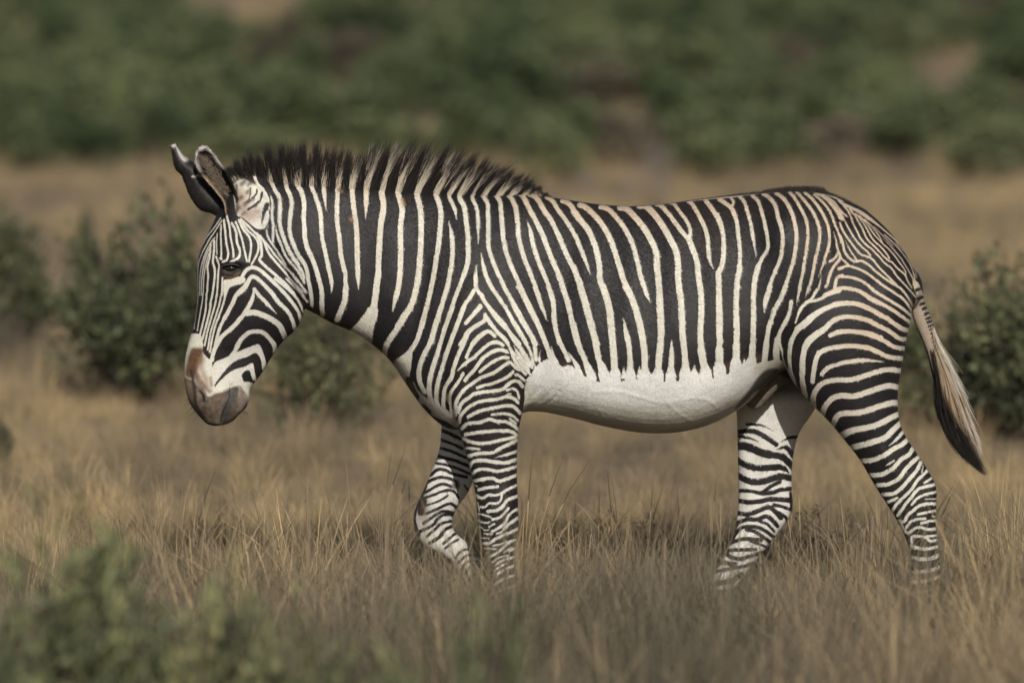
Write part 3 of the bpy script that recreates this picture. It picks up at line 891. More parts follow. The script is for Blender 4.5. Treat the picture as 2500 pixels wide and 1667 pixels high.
def paint_near(UV, XY, back):
    c = np.tile(np.array((.02, .017, .016)), (len(UV), 1))
    if not back:
        core = np.clip((.48 - np.abs(UV[:, 0] + .26)) / .22, 0, 1) * np.clip((UV[:, 1] - .12) / .2, 0, 1)
        t = nz(XY, .9)
        c = c * (1 - core[:, None]) + (np.array((.17, .13, .10))[None] * (t[:, None] ** 3) + np.array((.035, .03, .027)) * (1 - t[:, None])) * core[:, None]
        l = np.clip((-.72 - UV[:, 0]) / .1, 0, 1) * np.clip((.62 - UV[:, 1]) / .1, 0, 1)
        c = c * (1 - l[:, None]) + np.array((.5, .38, .26)) * l[:, None]
    tip = np.clip((UV[:, 1] - .9) / .05, 0, 1)
    edge = np.clip((np.abs(UV[:, 0]) - .72) / .1, 0, 1) * np.clip((UV[:, 1] - .62) / .06, 0, 1)
    k = np.maximum(tip, edge * .95)[:, None]
    return c * (1 - k) + np.array((.66, .60, .58)) * k
def paint_far(UV, XY, back):
    c = np.tile(np.array((.013, .011, .011)), (len(UV), 1))
    t = nz(XY, .5)[:, None] * .010
    c = c + t
    k = np.clip((UV[:, 1] - .74) / .05, 0, 1) * np.clip((UV[:, 0] - .1) / .3, 0, 1)
    k = np.maximum(k, np.clip((UV[:, 1] - .96) / .03, 0, 1))[:, None]
    c = c * (1 - k) + np.array((.62, .58, .57)) * k
    dd = -seg_field_pts(np.array(((472, 432), (486, 430), (500, 440), (510, 455))), XY)
    k = np.clip((3.2 - dd) / 2.4, 0, 1)[:, None]
    return c * (1 - k) + np.array((.60, .54, .50)) * k
def seg_field_pts(P, XY):
    f = np.full(len(XY), -1e9)
    for i in range(len(P) - 1):
        a, b = P[i].astype(float), P[i + 1].astype(float); d = b - a
        t = np.clip(((XY - a) @ d) / (d @ d), 0, 1)
        f = np.maximum(f, -np.hypot(*(XY - a - t[:, None] * d).T))
    return f
earsets = [
 ear([595,800, 575,690, 515,600, 435,505, 355,410, 312,325, 308,260, 330,195, 385,172], [735,800, 705,730, 698,640, 655,510, 605,408, 552,335, 492,252, 440,196, 400,172],
     -.075, -.05, .045, 400, 320, 3.92, paint_near),
 ear([545,830, 440,780, 350,752, 270,650, 220,540, 180,430, 122,370, 95,280, 80,140], [680,780, 600,640, 520,560, 450,480, 400,400, 320,328, 200,262, 150,205, 102,132],
     .02, .055, -.04, 400, 320, 3.92, paint_far)]
bm = bmesh.new(); bm.from_mesh(body_me)
nb = len(bm.verts)
extraV = []; extraC = []
for Vv, Fq, Cc in earsets:
    vs = [bm.verts.new(p) for p in Vv.tolist()]
    for f in Fq.tolist(): bm.faces.new([vs[i] for i in f])
    extraC.append(Cc)
bm.to_mesh(body_me); bm.free()
extraC = np.vstack(extraC); m_ = len(extraC)
S = np.concatenate((S, np.zeros(m_)))
wc = np.vstack((wc, extraC)); kc = np.vstack((kc, extraC))
oc = np.vstack((oc, np.column_stack((extraC, np.ones(m_)))))
# short hair lying on the skin, each a narrow triangle coloured as the skin it grows from
all_lab = np.concatenate((lab, np.full(m_, 9)))
na = len(body_me.vertices)
vco = np.empty(na * 3); body_me.vertices.foreach_get('co', vco); vco = vco.reshape(-1, 3)
vno = np.empty(na * 3); body_me.vertices.foreach_get('normal', vno); vno = vno.reshape(-1, 3)
rh = np.random.default_rng(77)
wt = np.where(vno[:, 1] < .35, 1.0, .35)
head_z = (all_lab == 1)
wt = np.where(head_z, wt * .45, wt)
wt[(vco[:, 2] < .07)] = 0
ipx = proj(vco)
wt[(np.abs(ipx[:, 0] - 565) < 30) & (np.abs(ipx[:, 1] - 655) < 14)] = 0
wt[all_lab == 9] *= 5.0
wt[(oc[:, 3] > .5) & (all_lab == 1)] *= .25
NH_ = 400000
pk = rh.choice(na, NH_, p=wt / wt.sum())
flow = np.zeros((na, 3)); flow[:] = (.70, 0, -.62)
L9 = all_lab
flow[L9 == 1] = (-.15, 0, -1); flow[(L9 >= 2) & (L9 <= 5)] = (.12, 0, -1)
nk = (L9 == 0) & (vco[:, 0] < -.35); flow[nk] = (.35, 0, -.9)
flow[L9 == 9] = (-.45, 0, .85); flow[L9 == 7] = (.3, 0, -1)
nn_ = vno[pk]; fl = flow[pk] + rh.normal(0, .12, (NH_, 3)) * np.where(all_lab[pk] == 9, 2.6, 1)[:, None]
tg = fl - nn_ * (fl * nn_).sum(1, keepdims=True); tg /= np.linalg.norm(tg, axis=1, keepdims=True) + 1e-9
sd_ = np.cross(nn_, tg)
ln_ = rh.uniform(.0045, .0095, NH_)[:, None]; ln_[all_lab[pk] == 9] *= 1.15; ln_[all_lab[pk] == 1] *= .58; ln_[(all_lab[pk] >= 2) & (all_lab[pk] <= 5)] *= .72
wd_ = rh.uniform(.0007, .0013, NH_)[:, None]; wd_[all_lab[pk] == 1] *= .7
r0 = vco[pk] + rh.normal(0, .0016, (NH_, 3)) * (1 - np.abs(nn_))
lift = rh.uniform(.10, .34, NH_)[:, None]; lift[all_lab[pk] == 9] = .7
belly_ = (all_lab[pk] == 0) & (vno[pk, 2] < -.15) & (vco[pk, 0] > .05); lift[belly_] *= .4; ln_[belly_] *= .7
A_ = r0 + sd_ * wd_; B_ = r0 - sd_ * wd_; C_ = r0 + (tg + nn_ * lift) * ln_
HV = np.stack((A_ + nn_ * .0004, B_ + nn_ * .0004, C_), 1).reshape(-1, 3)
shade_ = np.repeat(rh.uniform(.78, 1.16, NH_), 3)[:, None]
idx3 = np.repeat(pk, 3)
hs_me = npmesh('tmp', HV, np.arange(NH_ * 3).reshape(-1, 3))
bm = bmesh.new(); bm.from_mesh(body_me); bm.from_mesh(hs_me)
bm.to_mesh(body_me); bm.free(); bpy.data.meshes.remove(hs_me)
Sj = S[pk]
S = np.concatenate((S, np.repeat(Sj, 3)))
wc = np.vstack((wc, wc[idx3] * shade_)); kc = np.vstack((kc, kc[idx3] * shade_)); oh = oc[idx3].copy(); oh[:, :3] *= shade_; oc = np.vstack((oc, oh))
a = body_me.attributes.new('mark', 'FLOAT', 'POINT'); a.data.foreach_set('value', S.astype(np.float32))
point_color(body_me, 'pale', wc); point_color(body_me, 'dark', kc); point_color(body_me, 'bare_shade', oc)
smooth_shade(body_me)

m_coat, N_, L_, P_ = mat('zebra coat')
def attr(nn, name, typ='GEOMETRY'):
    a_ = nn.new('ShaderNodeAttribute'); a_.attribute_name = name; a_.attribute_type = typ; return a_
def noise(nn, scale, detail=3, rough=.6, dim='3D'):
    t = nn.new('ShaderNodeTexNoise'); t.inputs['Scale'].default_value = scale; t.inputs['Detail'].default_value = detail
    t.inputs['Roughness'].default_value = rough; return t
tc = N_.new('ShaderNodeTexCoord')
mp = N_.new('ShaderNodeMapping'); mp.inputs['Scale'].default_value = (1.0, 1.0, .45)
L_.new(tc.outputs['Object'], mp.inputs[0])
hair_n = noise(N_, 330, 3, .7); L_.new(mp.outputs[0], hair_n.inputs['Vector'])
big_n = noise(N_, 9, 4, .6); L_.new(tc.outputs['Object'], big_n.inputs['Vector'])
def mth(nn, ll, op, a_, b_=None, clamp=False):
    q = nn.new('ShaderNodeMath'); q.operation = op; q.use_clamp = clamp
    for i, v in enumerate((a_, b_)):
        if v is None: continue
        if isinstance(v, (int, float)): q.inputs[i].default_value = v
        else: ll.new(v, q.inputs[i])
    return q.outputs[0]
def mixc(nn, ll, f, a_, b_, mode='MIX'):
    q = nn.new('ShaderNodeMix'); q.data_type = 'RGBA'; q.blend_type = mode
    for i, v in ((0, f), (6, a_), (7, b_)):
        if isinstance(v, (int, float)): q.inputs[i].default_value = v
        elif isinstance(v, tuple): q.inputs[i].default_value = v + (1,) * (4 - len(v))
        else: ll.new(v, q.inputs[i])
    return q.outputs[2]
am = attr(N_, 'mark')
s1 = mth(N_, L_, 'MULTIPLY', mth(N_, L_, 'SUBTRACT', hair_n.outputs[0], .5), 2.0)
s2 = mth(N_, L_, 'ADD', am.outputs['Fac'], s1)
f = mth(N_, L_, 'ADD', mth(N_, L_, 'MULTIPLY', s2, .62), .5, True)
ap, ak, ao = attr(N_, 'pale'), attr(N_, 'dark'), attr(N_, 'bare_shade')
bl = mixc(N_, L_, f, ak.outputs['Color'], ap.outputs['Color'])
mott = noise(N_, 60, 4, .65); L_.new(tc.outputs['Object'], mott.inputs['Vector'])
mr_ = N_.new('ShaderNodeMapRange'); mr_.inputs[1].default_value = .3; mr_.inputs[2].default_value = .7; mr_.inputs[3].default_value = .6; mr_.inputs[4].default_value = 1.35
L_.new(mott.outputs[0], mr_.inputs[0])
bare_shade_c = mixc(N_, L_, 1.0, ao.outputs['Color'], mr_.outputs[0], 'MULTIPLY')
bl = mixc(N_, L_, ao.outputs['Alpha'], bl, bare_shade_c)
dust = N_.new('ShaderNodeMapRange'); dust.inputs[1].default_value = .45; dust.inputs[2].default_value = .75; dust.inputs[3].default_value = 0; dust.inputs[4].default_value = .035
L_.new(big_n.outputs[0], dust.inputs[0])
bl = mixc(N_, L_, dust.outputs[0], bl, (.24, .17, .10))
vr = N_.new('ShaderNodeMapRange'); vr.inputs[1].default_value = .25; vr.inputs[2].default_value = .75; vr.inputs[3].default_value = .70; vr.inputs[4].default_value = 1.16
L_.new(hair_n.outputs[0], vr.inputs[0])
vb = N_.new('ShaderNodeMapRange'); vb.inputs[1].default_value = .3; vb.inputs[2].default_value = .7; vb.inputs[3].default_value = .86; vb.inputs[4].default_value = 1.05
L_.new(big_n.outputs[0], vb.inputs[0])
bl = mixc(N_, L_, 1.0, bl, mth(N_, L_, 'MULTIPLY', vr.outputs[0], vb.outputs[0]), 'MULTIPLY')
L_.new(bl, P_.inputs['Base Color'])
P_.inputs['Roughness'].default_value = .56
P_.inputs['Specular IOR Level'].default_value = .30
P_.inputs['Sheen Weight'].default_value = .02; P_.inputs['Sheen Roughness'].default_value = .5
bp = N_.new('ShaderNodeBump'); bp.inputs['Strength'].default_value = .35; bp.inputs['Distance'].default_value = .002
L_.new(hair_n.outputs[0], bp.inputs['Height'])
bp2 = N_.new('ShaderNodeBump'); bp2.inputs['Strength'].default_value = .22; bp2.inputs['Distance'].default_value = .012
bn = noise(N_, 22, 3, .5); L_.new(tc.outputs['Object'], bn.inputs['Vector'])
L_.new(bn.outputs[0], bp2.inputs['Height']); L_.new(bp2.outputs[0], bp.inputs['Normal']); L_.new(bp.outputs[0], P_.inputs['Normal'])

zebra = empty('zebra')
tag(zebra, 'large striped zebra with upright black and white mane walking left with its head lowered', 'zebra')
body = link('body', body_me, zebra, m_coat)

# ------------------------------------------------------------------ eyes
m_eye, n_, l_, p_ = mat('wet dark eye')
p_.inputs['Base Color'].default_value = (.012, .008, .006, 1); p_.inputs['Roughness'].default_value = .06
p_.inputs['Coat Weight'].default_value = .6
def ellipsoid(c, r, nu=24, nv=14):
    th = np.linspace(0, 2 * math.pi, nu, endpoint=False); ph = np.linspace(0.001, math.pi - .001, nv)
    Vv = np.array([(c[0] + r[0] * math.sin(b) * math.cos(a), c[1] + r[1] * math.sin(b) * math.sin(a), c[2] + r[2] * math.cos(b)) for b in ph for a in th])
    idx = np.arange(nu * nv).reshape(nv, nu); nx = np.roll(idx, -1, 1)
    Fq = np.stack((idx[:-1], idx[1:], nx[1:], nx[:-1]), -1).reshape(-1, 4)
    return Vv, Fq
ec = unproj(564, 655, -.1)
bvh_y = co[(np.abs(PXT[:, 0] - 564) < 8) & (np.abs(PXT[:, 1] - 655) < 8) & (co[:, 1] < 0)][:, 1].min()
for s_ in (1, -1):
    Vv, Fq = ellipsoid((ec[0], (bvh_y + .0135) * s_, ec[2]), (.027, .018, .0125))
    me = npmesh('eye', Vv, Fq); smooth_shade(me)
    link('eye', me, zebra, m_eye)
    # eyelid above and lashes
    Vv = []; Fq = []
    for i in range(26):
        t = i / 25; a0 = math.pi * (.08 + .84 * t)
        x = ec[0] - .031 * math.cos(a0); z = ec[2] + .004 + .011 * math.sin(a0)
        y = (bvh_y - .004 - .004 * math.sin(a0)) * s_
        for k in range(8):
            an = k / 8 * 2 * math.pi
            Vv.append((x, y + math.cos(an) * .005 * s_, z + math.sin(an) * .0032))
    for i in range(25):
        for k in range(8):
            k2 = (k + 1) % 8; Fq.append((i * 8 + k, i * 8 + k2, i * 8 + 8 + k2, i * 8 + 8 + k))
    me = npmesh('eyelid', Vv, Fq); smooth_shade(me)
    m_lid = bpy.data.materials.get('dark eyelid') or mat('dark eyelid')[0]
    m_lid.node_tree.nodes['Principled BSDF'].inputs['Base Color'].default_value = (.016, .013, .012, 1)
    m_lid.node_tree.nodes['Principled BSDF'].inputs['Roughness'].default_value = .6
    link('eyelid', me, zebra, m_lid)

# ------------------------------------------------------------------ mane, tail hair, ear hair, back ridge
rg = np.random.default_rng(11)
def hairs(name, roots, dirs, lens, wid, bend, cols, tips, split, segs=5, curl=.004):
    """tapered three-sided hairs; colour runs from cols to tips at fraction split"""
    n = len(roots); k = 3
    t = np.linspace(0, 1, segs)
    d0 = dirs / np.linalg.norm(dirs, axis=1, keepdims=True)
    ax1 = np.cross(d0, (0, 1, 0)); ax1 /= np.linalg.norm(ax1, axis=1, keepdims=True) + 1e-9
    ax2 = np.cross(d0, ax1)
    Vv = np.empty((n, segs, k, 3)); Cc = np.empty((n, segs, k, 3))
    ph = rg.uniform(0, 6.28, n)
    for i, ti in enumerate(t):
        c = roots + d0 * (lens * ti)[:, None] + bend * (lens * ti ** 2)[:, None] + (np.sin(ph + ti * 4) * curl * ti)[:, None] * ax1
        r = wid * (1 - .93 * ti ** 1.5)
        for j in range(k):
            a = j / k * 2 * math.pi
            Vv[:, i, j] = c + ax1 * (r * math.cos(a))[:, None] + ax2 * (r * math.sin(a))[:, None]
        f_ = np.clip((ti - split) / .16 + .5, 0, 1)[:, None]
        Cc[:, i, :] = (cols * (1 - f_) + tips * f_)[:, None, :]
    b = (np.arange(n) * segs * k)[:, None, None]
    i = np.arange(segs - 1)[None, :, None] * k; j = np.arange(k)[None, None, :]; j2 = (j + 1) % k
    Fq = np.stack((b + i + j, b + i + j2, b + i + k + j2, b + i + k + j), -1).reshape(-1, 4)
    me = npmesh(name, Vv.reshape(-1, 3), Fq); point_color(me, 'hue', Cc.reshape(-1, 3)); smooth_shade(me)
    return me
m_hair, n_, l_, p_ = mat('long hair')
ah = attr(n_, 'hue'); l_.new(ah.outputs['Color'], p_.inputs['Base Color'])
p_.inputs['Roughness'].default_value = .5; p_.inputs['Specular IOR Level'].default_value = .35

crx = [545,570,600,640,700,730,800,900,1000,1100,1200,1300,1345]; cry = [420,428,434,441,446,449,452,459,467,473,476,476,481]
lnx = [545,574,606,638,680,723,787,830,850,904,957,1020,1084,1148,1212,1265,1318,1345]
lny = [18,42,76,92,108,121,117,106,106,131,147,142,130,114,90,58,20,8]
lex = [545,600,660,720,800,880,960,1080,1180,1300]; ley = [-24,-20,-12,-3,3,10,15,25,32,42]
spx = [545,640,700,760,820,860,900,1000,1100,1180,1250,1320]; spy = [.1,.27,.28,.35,.48,.64,.76,.80,.74,.62,.55,.5]
nM = 17000
X = rg.uniform(548, 1345, nM)
yd = rg.uniform(-1, 1, nM)
Yc = np.interp(X, crx, cry) + 5 + 10 * np.clip((660 - X) / 60, 0, 1) * rg.random(nM) + 9 * (1 - np.abs(yd)) * 0 + rg.uniform(-3, 4, nM)
wy = np.interp(X, [545, 640, 900, 1200, 1345], [.012, .024, .030, .026, .008])
roots = np.array([unproj(a, b, c) for a, b, c in zip(X, Yc, yd * wy)])
clump = np.sin(X * .33 + 2 * np.sin(X * .07)) * .5 + np.sin(X * .171 + 1) * .5
ln = np.interp(X, lnx, lny) / PXM * (.80 + .18 * clump + .10 * np.sin(X * .61) + rg.uniform(-.20, .14, nM)) * (1 - .18 * np.abs(yd))
an = np.radians(np.interp(X, lex, ley) + 4.5 * np.sin(X * .33 + 2 * np.sin(X * .07) + 1.57) + rg.normal(0, 2.3, nM))
fa = rg.normal(0, .07, nM) + yd * .10
dirs = np.stack((np.sin(an), fa, np.cos(an)), 1)
bend = np.stack((np.interp(X, [545, 700, 900, 1200], [-.12, .02, .10, .12]) + rg.normal(0, .04, nM), rg.normal(0, .03, nM), np.zeros(nM)), 1)
ccx = (np.floor(X / 11 + .35 * np.sin(X * .05)) + .5) * 11
bend[:, 0] += np.clip((ccx - X) / PXM * .8 / np.maximum(ln, .02), -.2, .2) * np.interp(X, [545, 850, 950, 1250], [1.1, .9, .45, .4])
st = sample(G_MAIN, np.stack((X + rg.normal(0, 1.2, nM), np.interp(X, crx, cry) + 6), 1))
isw = st > -1.0
cw = np.array((.60, .53, .42)) * rg.uniform(.75, 1.15, (nM, 1)); ck = np.tile((.017, .014, .013), (nM, 1)) * rg.uniform(.6, 1.6, (nM, 1))
cw = np.where((X < 840)[:, None], cw * np.array((.9, .88, .86)), cw)
cols = np.where(isw[:, None], cw, ck)
mix = (rg.random(nM) < .04) & (X < 900)
cols[mix] = (.16, .14, .13)
spl = np.interp(X, spx, spy) + rg.normal(0, .09, nM); spl = np.where(isw, spl, .3)
tips = np.tile((.016, .0135, .013), (nM, 1)) * rg.uniform(.6, 1.8, (nM, 1))
thin = rg.random(nM) < .12
tips[thin] = (.05, .035, .022)
mane = link('mane', hairs('mane', roots, dirs, ln, np.full(nM, .00105) * rg.uniform(.7, 1.3, nM), bend, cols, tips, spl), zebra, m_hair)
# dark ridge of hair on the rump
nR = 3800
X = rg.uniform(1480, 2125, nR) ; X = np.where(rg.random(nR) < .35, rg.uniform(1860, 2030, nR), X)
ridge_y = np.interp(X, [1480,1540,1620,1700,1780,1850,1920,1990,2050,2110,2140], [501,504,499,488,479,473,468,470,484,512,537])
hh = np.interp(X, [1480,1600,1750,1850,1900,1960,2000,2015,2060,2125], [2,3,6,10,15,17,17,11,8,4]) / PXM * rg.uniform(.7, 1.15, nR)
roots = np.array([unproj(a, b + 3, c) for a, b, c in zip(X, ridge_y, rg.uniform(-.016, .016, nR))])
dirs = np.stack((rg.normal(.55, .12, nR) + np.clip((X - 1990) / 200, 0, 1) * .6, rg.normal(0, .15, nR), np.ones(nR) - np.clip((X - 1990) / 260, 0, .6)), 1)
ck = np.tile((.024, .019, .017), (nR, 1)) * rg.uniform(.6, 1.5, (nR, 1))
link('back_hair', hairs('back_hair', roots, dirs, hh * 1.2, np.full(nR, .0011), np.zeros((nR, 3)), ck, ck, np.full(nR, .5), 3, 0), zebra, m_hair)
# tail: hairs follow a fan of guide lines from the dock to the tip
LG = resamp([2262,800, 2268,860, 2278,910, 2282,960, 2284,990, 2298,1035, 2320,1078, 2357,1122, 2392,1152, 2408,1163], 60)
RG = resamp([2282,800, 2300,850, 2316,878, 2334,917, 2352,960, 2370,1015, 2384,1060, 2398,1105, 2410,1140, 2420,1158], 60)
nT = 5200; sg = 9
u = rg.beta(1.15, 1.0, nT); v0 = rg.uniform(0, .45, nT); ext = rg.uniform(.22, .62, nT)
v0 = np.where(u > .6, v0 * .95, v0 + .12)
v1 = np.minimum(v0 + ext, np.where(u > .55, rg.uniform(.5, .93, nT), rg.uniform(.8, 1.0, nT)))
v1 = np.maximum(v1, v0 + .08)
Vv = np.empty((nT, sg, 3, 3)); Cc = np.empty((nT, sg, 3, 3))
yo = rg.normal(0, .016, nT); jit = rg.normal(0, 3.4, nT) + np.where(rg.random(nT) < .12, rg.normal(0, 9, nT), 0)
pale = np.array((.46, .35, .24)); wht = np.array((.60, .54, .44)); blk = np.array((.018, .015, .014)); brn = np.array((.30, .17, .08))
var = rg.uniform(.7, 1.2, nT)
for i in range(sg):
    t = i / (sg - 1); vv = v0 + (v1 - v0) * t
    uu = np.clip(.5 + (u - .5) * (.75 + .25 * t) + (.02 * np.sin(vv * 9 + u * 20)), 0, 1)
    k = vv * 59; k0 = np.clip(k.astype(int), 0, 58); fk = (k - k0)[:, None]
    a_ = LG[k0] * (1 - fk) + LG[k0 + 1] * fk; b_ = RG[k0] * (1 - fk) + RG[k0 + 1] * fk
    q = a_ * (1 - uu[:, None]) + b_ * uu[:, None]
    q[:, 0] += jit * t + np.where(u > .75, 8 * t * t, 0) * rg.random(nT) * 0
    xx = (q[:, 0] - 1250) / PXM
    yy = yo * (1 - .5 * vv) + .0
    P3 = np.stack(((q[:, 0] - 1250) / PXM * (CAM_D + yy) / CAM_D, yy, AIM_Z - (q[:, 1] - 833.5) / PXM / cp), 1)
    r = .0009 * (1 - .85 * t ** 2) + .0002
    for j in range(3):
        an_ = j * 2.0944
        Vv[:, i, j] = P3 + np.array((math.cos(an_), math.sin(an_), 0)) * r
    dark = np.clip((.50 - uu - .10 + np.clip(vv - .35, 0, 1) * .95) / .16 + (vv > .97), 0, 1)[:, None]
    base = pale * (1 - np.clip((uu - .62) / .25, 0, 1))[:, None] + wht * np.clip((uu - .62) / .25, 0, 1)[:, None]
    bb = (np.sin(uu * 31) > .55)[:, None] & (vv > .45)[:, None]
    base = np.where(bb, brn, base)
    Cc[:, i] = ((base * (1 - dark) + blk * dark) * var[:, None])[:, None, :]
b = (np.arange(nT) * sg * 3)[:, None, None]; i = np.arange(sg - 1)[None, :, None] * 3; j = np.arange(3)[None, None, :]; j2 = (j + 1) % 3
me = npmesh('tail_hair', Vv.reshape(-1, 3), np.stack((b + i + j, b + i + j2, b + i + 3 + j2, b + i + 3 + j), -1).reshape(-1, 4))
point_color(me, 'hue', Cc.reshape(-1, 3)); smooth_shade(me)
link('tail_hair', me, zebra, m_hair)
# hair inside the near ear, whiskers on the muzzle
nE = 900
tt = rg.random(nE)
cx = np.interp(tt, [0, .5, 1], [552, 528, 496]); cy = np.interp(tt, [0, .5, 1], [478, 430, 390])
roots = np.array([unproj(a + rg.normal(0, 6), b_ + rg.normal(0, 6), -.045) for a, b_ in zip(cx, cy)])
dirs = np.stack((rg.normal(-.5, .4, nE), rg.normal(-.5, .2, nE), rg.normal(.6, .4, nE)), 1)
c_ = np.tile((.34, .27, .21), (nE, 1)) * rg.uniform(.3, 1.3, (nE, 1))
link('ear_hair', hairs('ear_hair', roots, dirs, rg.uniform(.012, .03, nE), np.full(nE, .0008), np.zeros((nE, 3)), c_, c_, np.full(nE, .5), 3, .003), zebra, m_hair)
nW = 70
t = rg.random(nW); up = rg.random(nW) < .4
wx = np.where(up, 456 + 30 * t, 540 + 60 * t); wyp = np.where(up, 970 + 45 * t, 1024 - 22 * t)
roots = np.array([unproj(a, b_, rg.uniform(-.04, .02)) for a, b_ in zip(wx, wyp)])
dirs = np.stack((np.where(up, -.8, .25) + rg.normal(0, .3, nW), rg.normal(0, .3, nW), np.full(nW, -.8)), 1)
c_ = np.tile((.03, .026, .024), (nW, 1))
_w = link('whiskers', hairs('whiskers', roots, dirs, rg.uniform(.015, .045, nW), np.full(nW, .0005), np.zeros((nW, 3)), c_, c_, np.full(nW, .5), 4, .004), zebra, m_hair)

_w['kind'] = 'stuff'
# ------------------------------------------------------------------ ground
def dist_at(Y):
    """how far from the animal's plane level ground lies that is seen at px row Y"""
    dz = (833.5 - Y) / FPX
    return CAM_H / ((sp - dz * cp) / (cp + dz * sp)) - CAM_D
gx = np.unique(np.concatenate((np.linspace(-900, -40, 18), np.linspace(-40, 40, 81), np.linspace(40, 900, 18))))
gy = np.unique(np.concatenate((np.linspace(-300, -30, 10), np.linspace(-30, 130, 161), np.linspace(130, 1500, 24))))
XX, YY = np.meshgrid(gx, gy)
ZZ = hill(XX, YY) * (np.abs(XX) < 60)
V_ = np.stack((XX, YY, ZZ), -1).reshape(-1, 3)
idx = np.arange(len(V_)).reshape(len(gy), len(gx))
me = npmesh('ground', V_, np.stack((idx[:-1, :-1], idx[:-1, 1:], idx[1:, 1:], idx[1:, :-1]), -1).reshape(-1, 4)); smooth_shade(me)
m_gr, n_, l_, p_ = mat('dry earth')
tc = n_.new('ShaderNodeTexCoord')
n1 = noise(n_, .35, 5, .6); n2 = noise(n_, 14, 5, .7)
l_.new(tc.outputs['Object'], n1.inputs['Vector']); l_.new(tc.outputs['Object'], n2.inputs['Vector'])
c1 = mixc(n_, l_, n1.outputs[0], (.145, .10, .06), (.26, .19, .115))
c2 = mixc(n_, l_, n2.outputs[0], (.09, .07, .05), (.30, .225, .14))
l_.new(mixc(n_, l_, .5, c1, c2), p_.inputs['Base Color']); p_.inputs['Roughness'].default_value = .95
bp = n_.new('ShaderNodeBump'); bp.inputs['Distance'].default_value = .06; l_.new(n2.outputs[0], bp.inputs['Height']); l_.new(bp.outputs[0], p_.inputs['Normal'])
tag(link('ground', me, None, m_gr), kind='structure')

# ------------------------------------------------------------------ dry grass
m_gs, n_, l_, p_ = mat('dry grass blades')
at_i = attr(n_, 'tone', 'INSTANCER'); ab = attr(n_, 'blade')
ramp = n_.new('ShaderNodeValToRGB'); l_.new(at_i.outputs['Fac'], ramp.inputs[0])
e = ramp.color_ramp.elements
e[0].position = 0; e[0].color = (.062, .058, .040, 1)
e[1].position = 1; e[1].color = (.58, .44, .235, 1)
for p0, c0 in ((.18, (.110, .100, .072, 1)), (.4, (.195, .168, .115, 1)), (.65, (.32, .252, .155, 1)), (.85, (.43, .335, .19, 1))):
    q = ramp.color_ramp.elements.new(p0); q.color = c0
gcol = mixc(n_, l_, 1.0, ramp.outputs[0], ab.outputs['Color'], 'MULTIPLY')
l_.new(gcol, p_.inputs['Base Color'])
p_.inputs['Roughness'].default_value = .7; p_.inputs['Specular IOR Level'].default_value = .2
tr = n_.new('ShaderNodeBsdfTranslucent'); l_.new(gcol, tr.inputs[0])
ms = n_.new('ShaderNodeMixShader'); ms.inputs[0].default_value = .25
l_.new(p_.outputs[0], ms.inputs[1]); l_.new(tr.outputs[0], ms.inputs[2])
l_.new(ms.outputs[0], n_['Material Output'].inputs[0])

def blades(name, n, rad, h0, h1, wid, lean, seed, head=.25, segs=5, stemmy=0):
    r = np.random.default_rng(seed)
    a = r.uniform(0, 6.283, n); q = rad * np.sqrt(r.random(n))
    x, y = q * np.cos(a), q * np.sin(a)
    h = r.uniform(h0, h1, n); ld = a + r.normal(0, .9, n); lm = np.abs(r.normal(0, lean, n)) + .05
    fa = r.uniform(0, 3.1416, n)
    w = wid * r.uniform(.6, 1.3, n)
    tt = np.linspace(0, 1, segs)
    Vv = np.empty((n, segs, 2, 3)); Cc = np.empty((n, segs, 2, 3))
    hd = r.random(n) < head
    for i, t in enumerate(tt):
        cx = x + np.cos(ld) * lm * h * t ** 1.8; cy = y + np.sin(ld) * lm * h * t ** 1.8; cz = h * t * (1 - .25 * lm * t)
        ww = w * (1 - .85 * t)
        ww = np.where(hd, w * (.5 + 1.6 * np.clip(1 - abs(t - .86) / .2, 0, 1)) * (1 - .7 * (t == 1)), ww)
        for s in (0, 1):
            k = (s - .5) * ww
            Vv[:, i, s] = np.stack((cx + np.cos(fa) * k, cy + np.sin(fa) * k, cz), 1)
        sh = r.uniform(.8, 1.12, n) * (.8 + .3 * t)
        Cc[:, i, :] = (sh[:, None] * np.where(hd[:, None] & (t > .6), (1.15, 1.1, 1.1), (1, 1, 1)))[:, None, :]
    b = (np.arange(n) * segs * 2)[:, None]; i = np.arange(segs - 1)[None] * 2
    me = npmesh(name, Vv.reshape(-1, 3), np.stack((b + i, b + i + 1, b + i + 3, b + i + 2), -1).reshape(-1, 4))
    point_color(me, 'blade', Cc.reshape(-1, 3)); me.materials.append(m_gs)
    return bpy.data.objects.new(name, me)
tufts = [blades('grass_tuft', 110, .13, .12, .34, .0025, .7, 1), blades('grass_tuft', 90, .10, .20, .48, .0022, .55, 2, .4),
         blades('grass_tuft', 130, .18, .08, .24, .0026, 1.0, 3, .1), blades('grass_tuft', 36, .08, .25, .56, .0022, .36, 4, .6)]
def lump(x, y, sc, seed):   # smooth value noise for patches
    r = np.random.default_rng(seed); T = r.random((257, 257))
    u = (x / sc) % 255; v = (y / sc) % 255
    a, b = u.astype(int), v.astype(int); fu, fv = u - a, v - b; fu = fu * fu * (3 - 2 * fu); fv = fv * fv * (3 - 2 * fv)
    return (T[a, b] * (1 - fu) + T[a + 1, b] * fu) * (1 - fv) + (T[a, b + 1] * (1 - fu) + T[a + 1, b + 1] * fu) * fv
rg = np.random.default_rng(5)
GP = []
for y0, y1, half, dens in ((-9, 3, 3.6, 62), (3, 12, 4.6, 40), (12, 34, 7, 18), (34, 75, 12, 7), (75, 140, 24, 1.6)):
    n = int((y1 - y0) * half * 2 * dens)
    GP.append(np.stack((rg.uniform(-half, half, n), rg.uniform(y0, y1, n)), 1))
GP = np.vstack(GP)
gx_, gy_ = GP[:, 0], GP[:, 1]
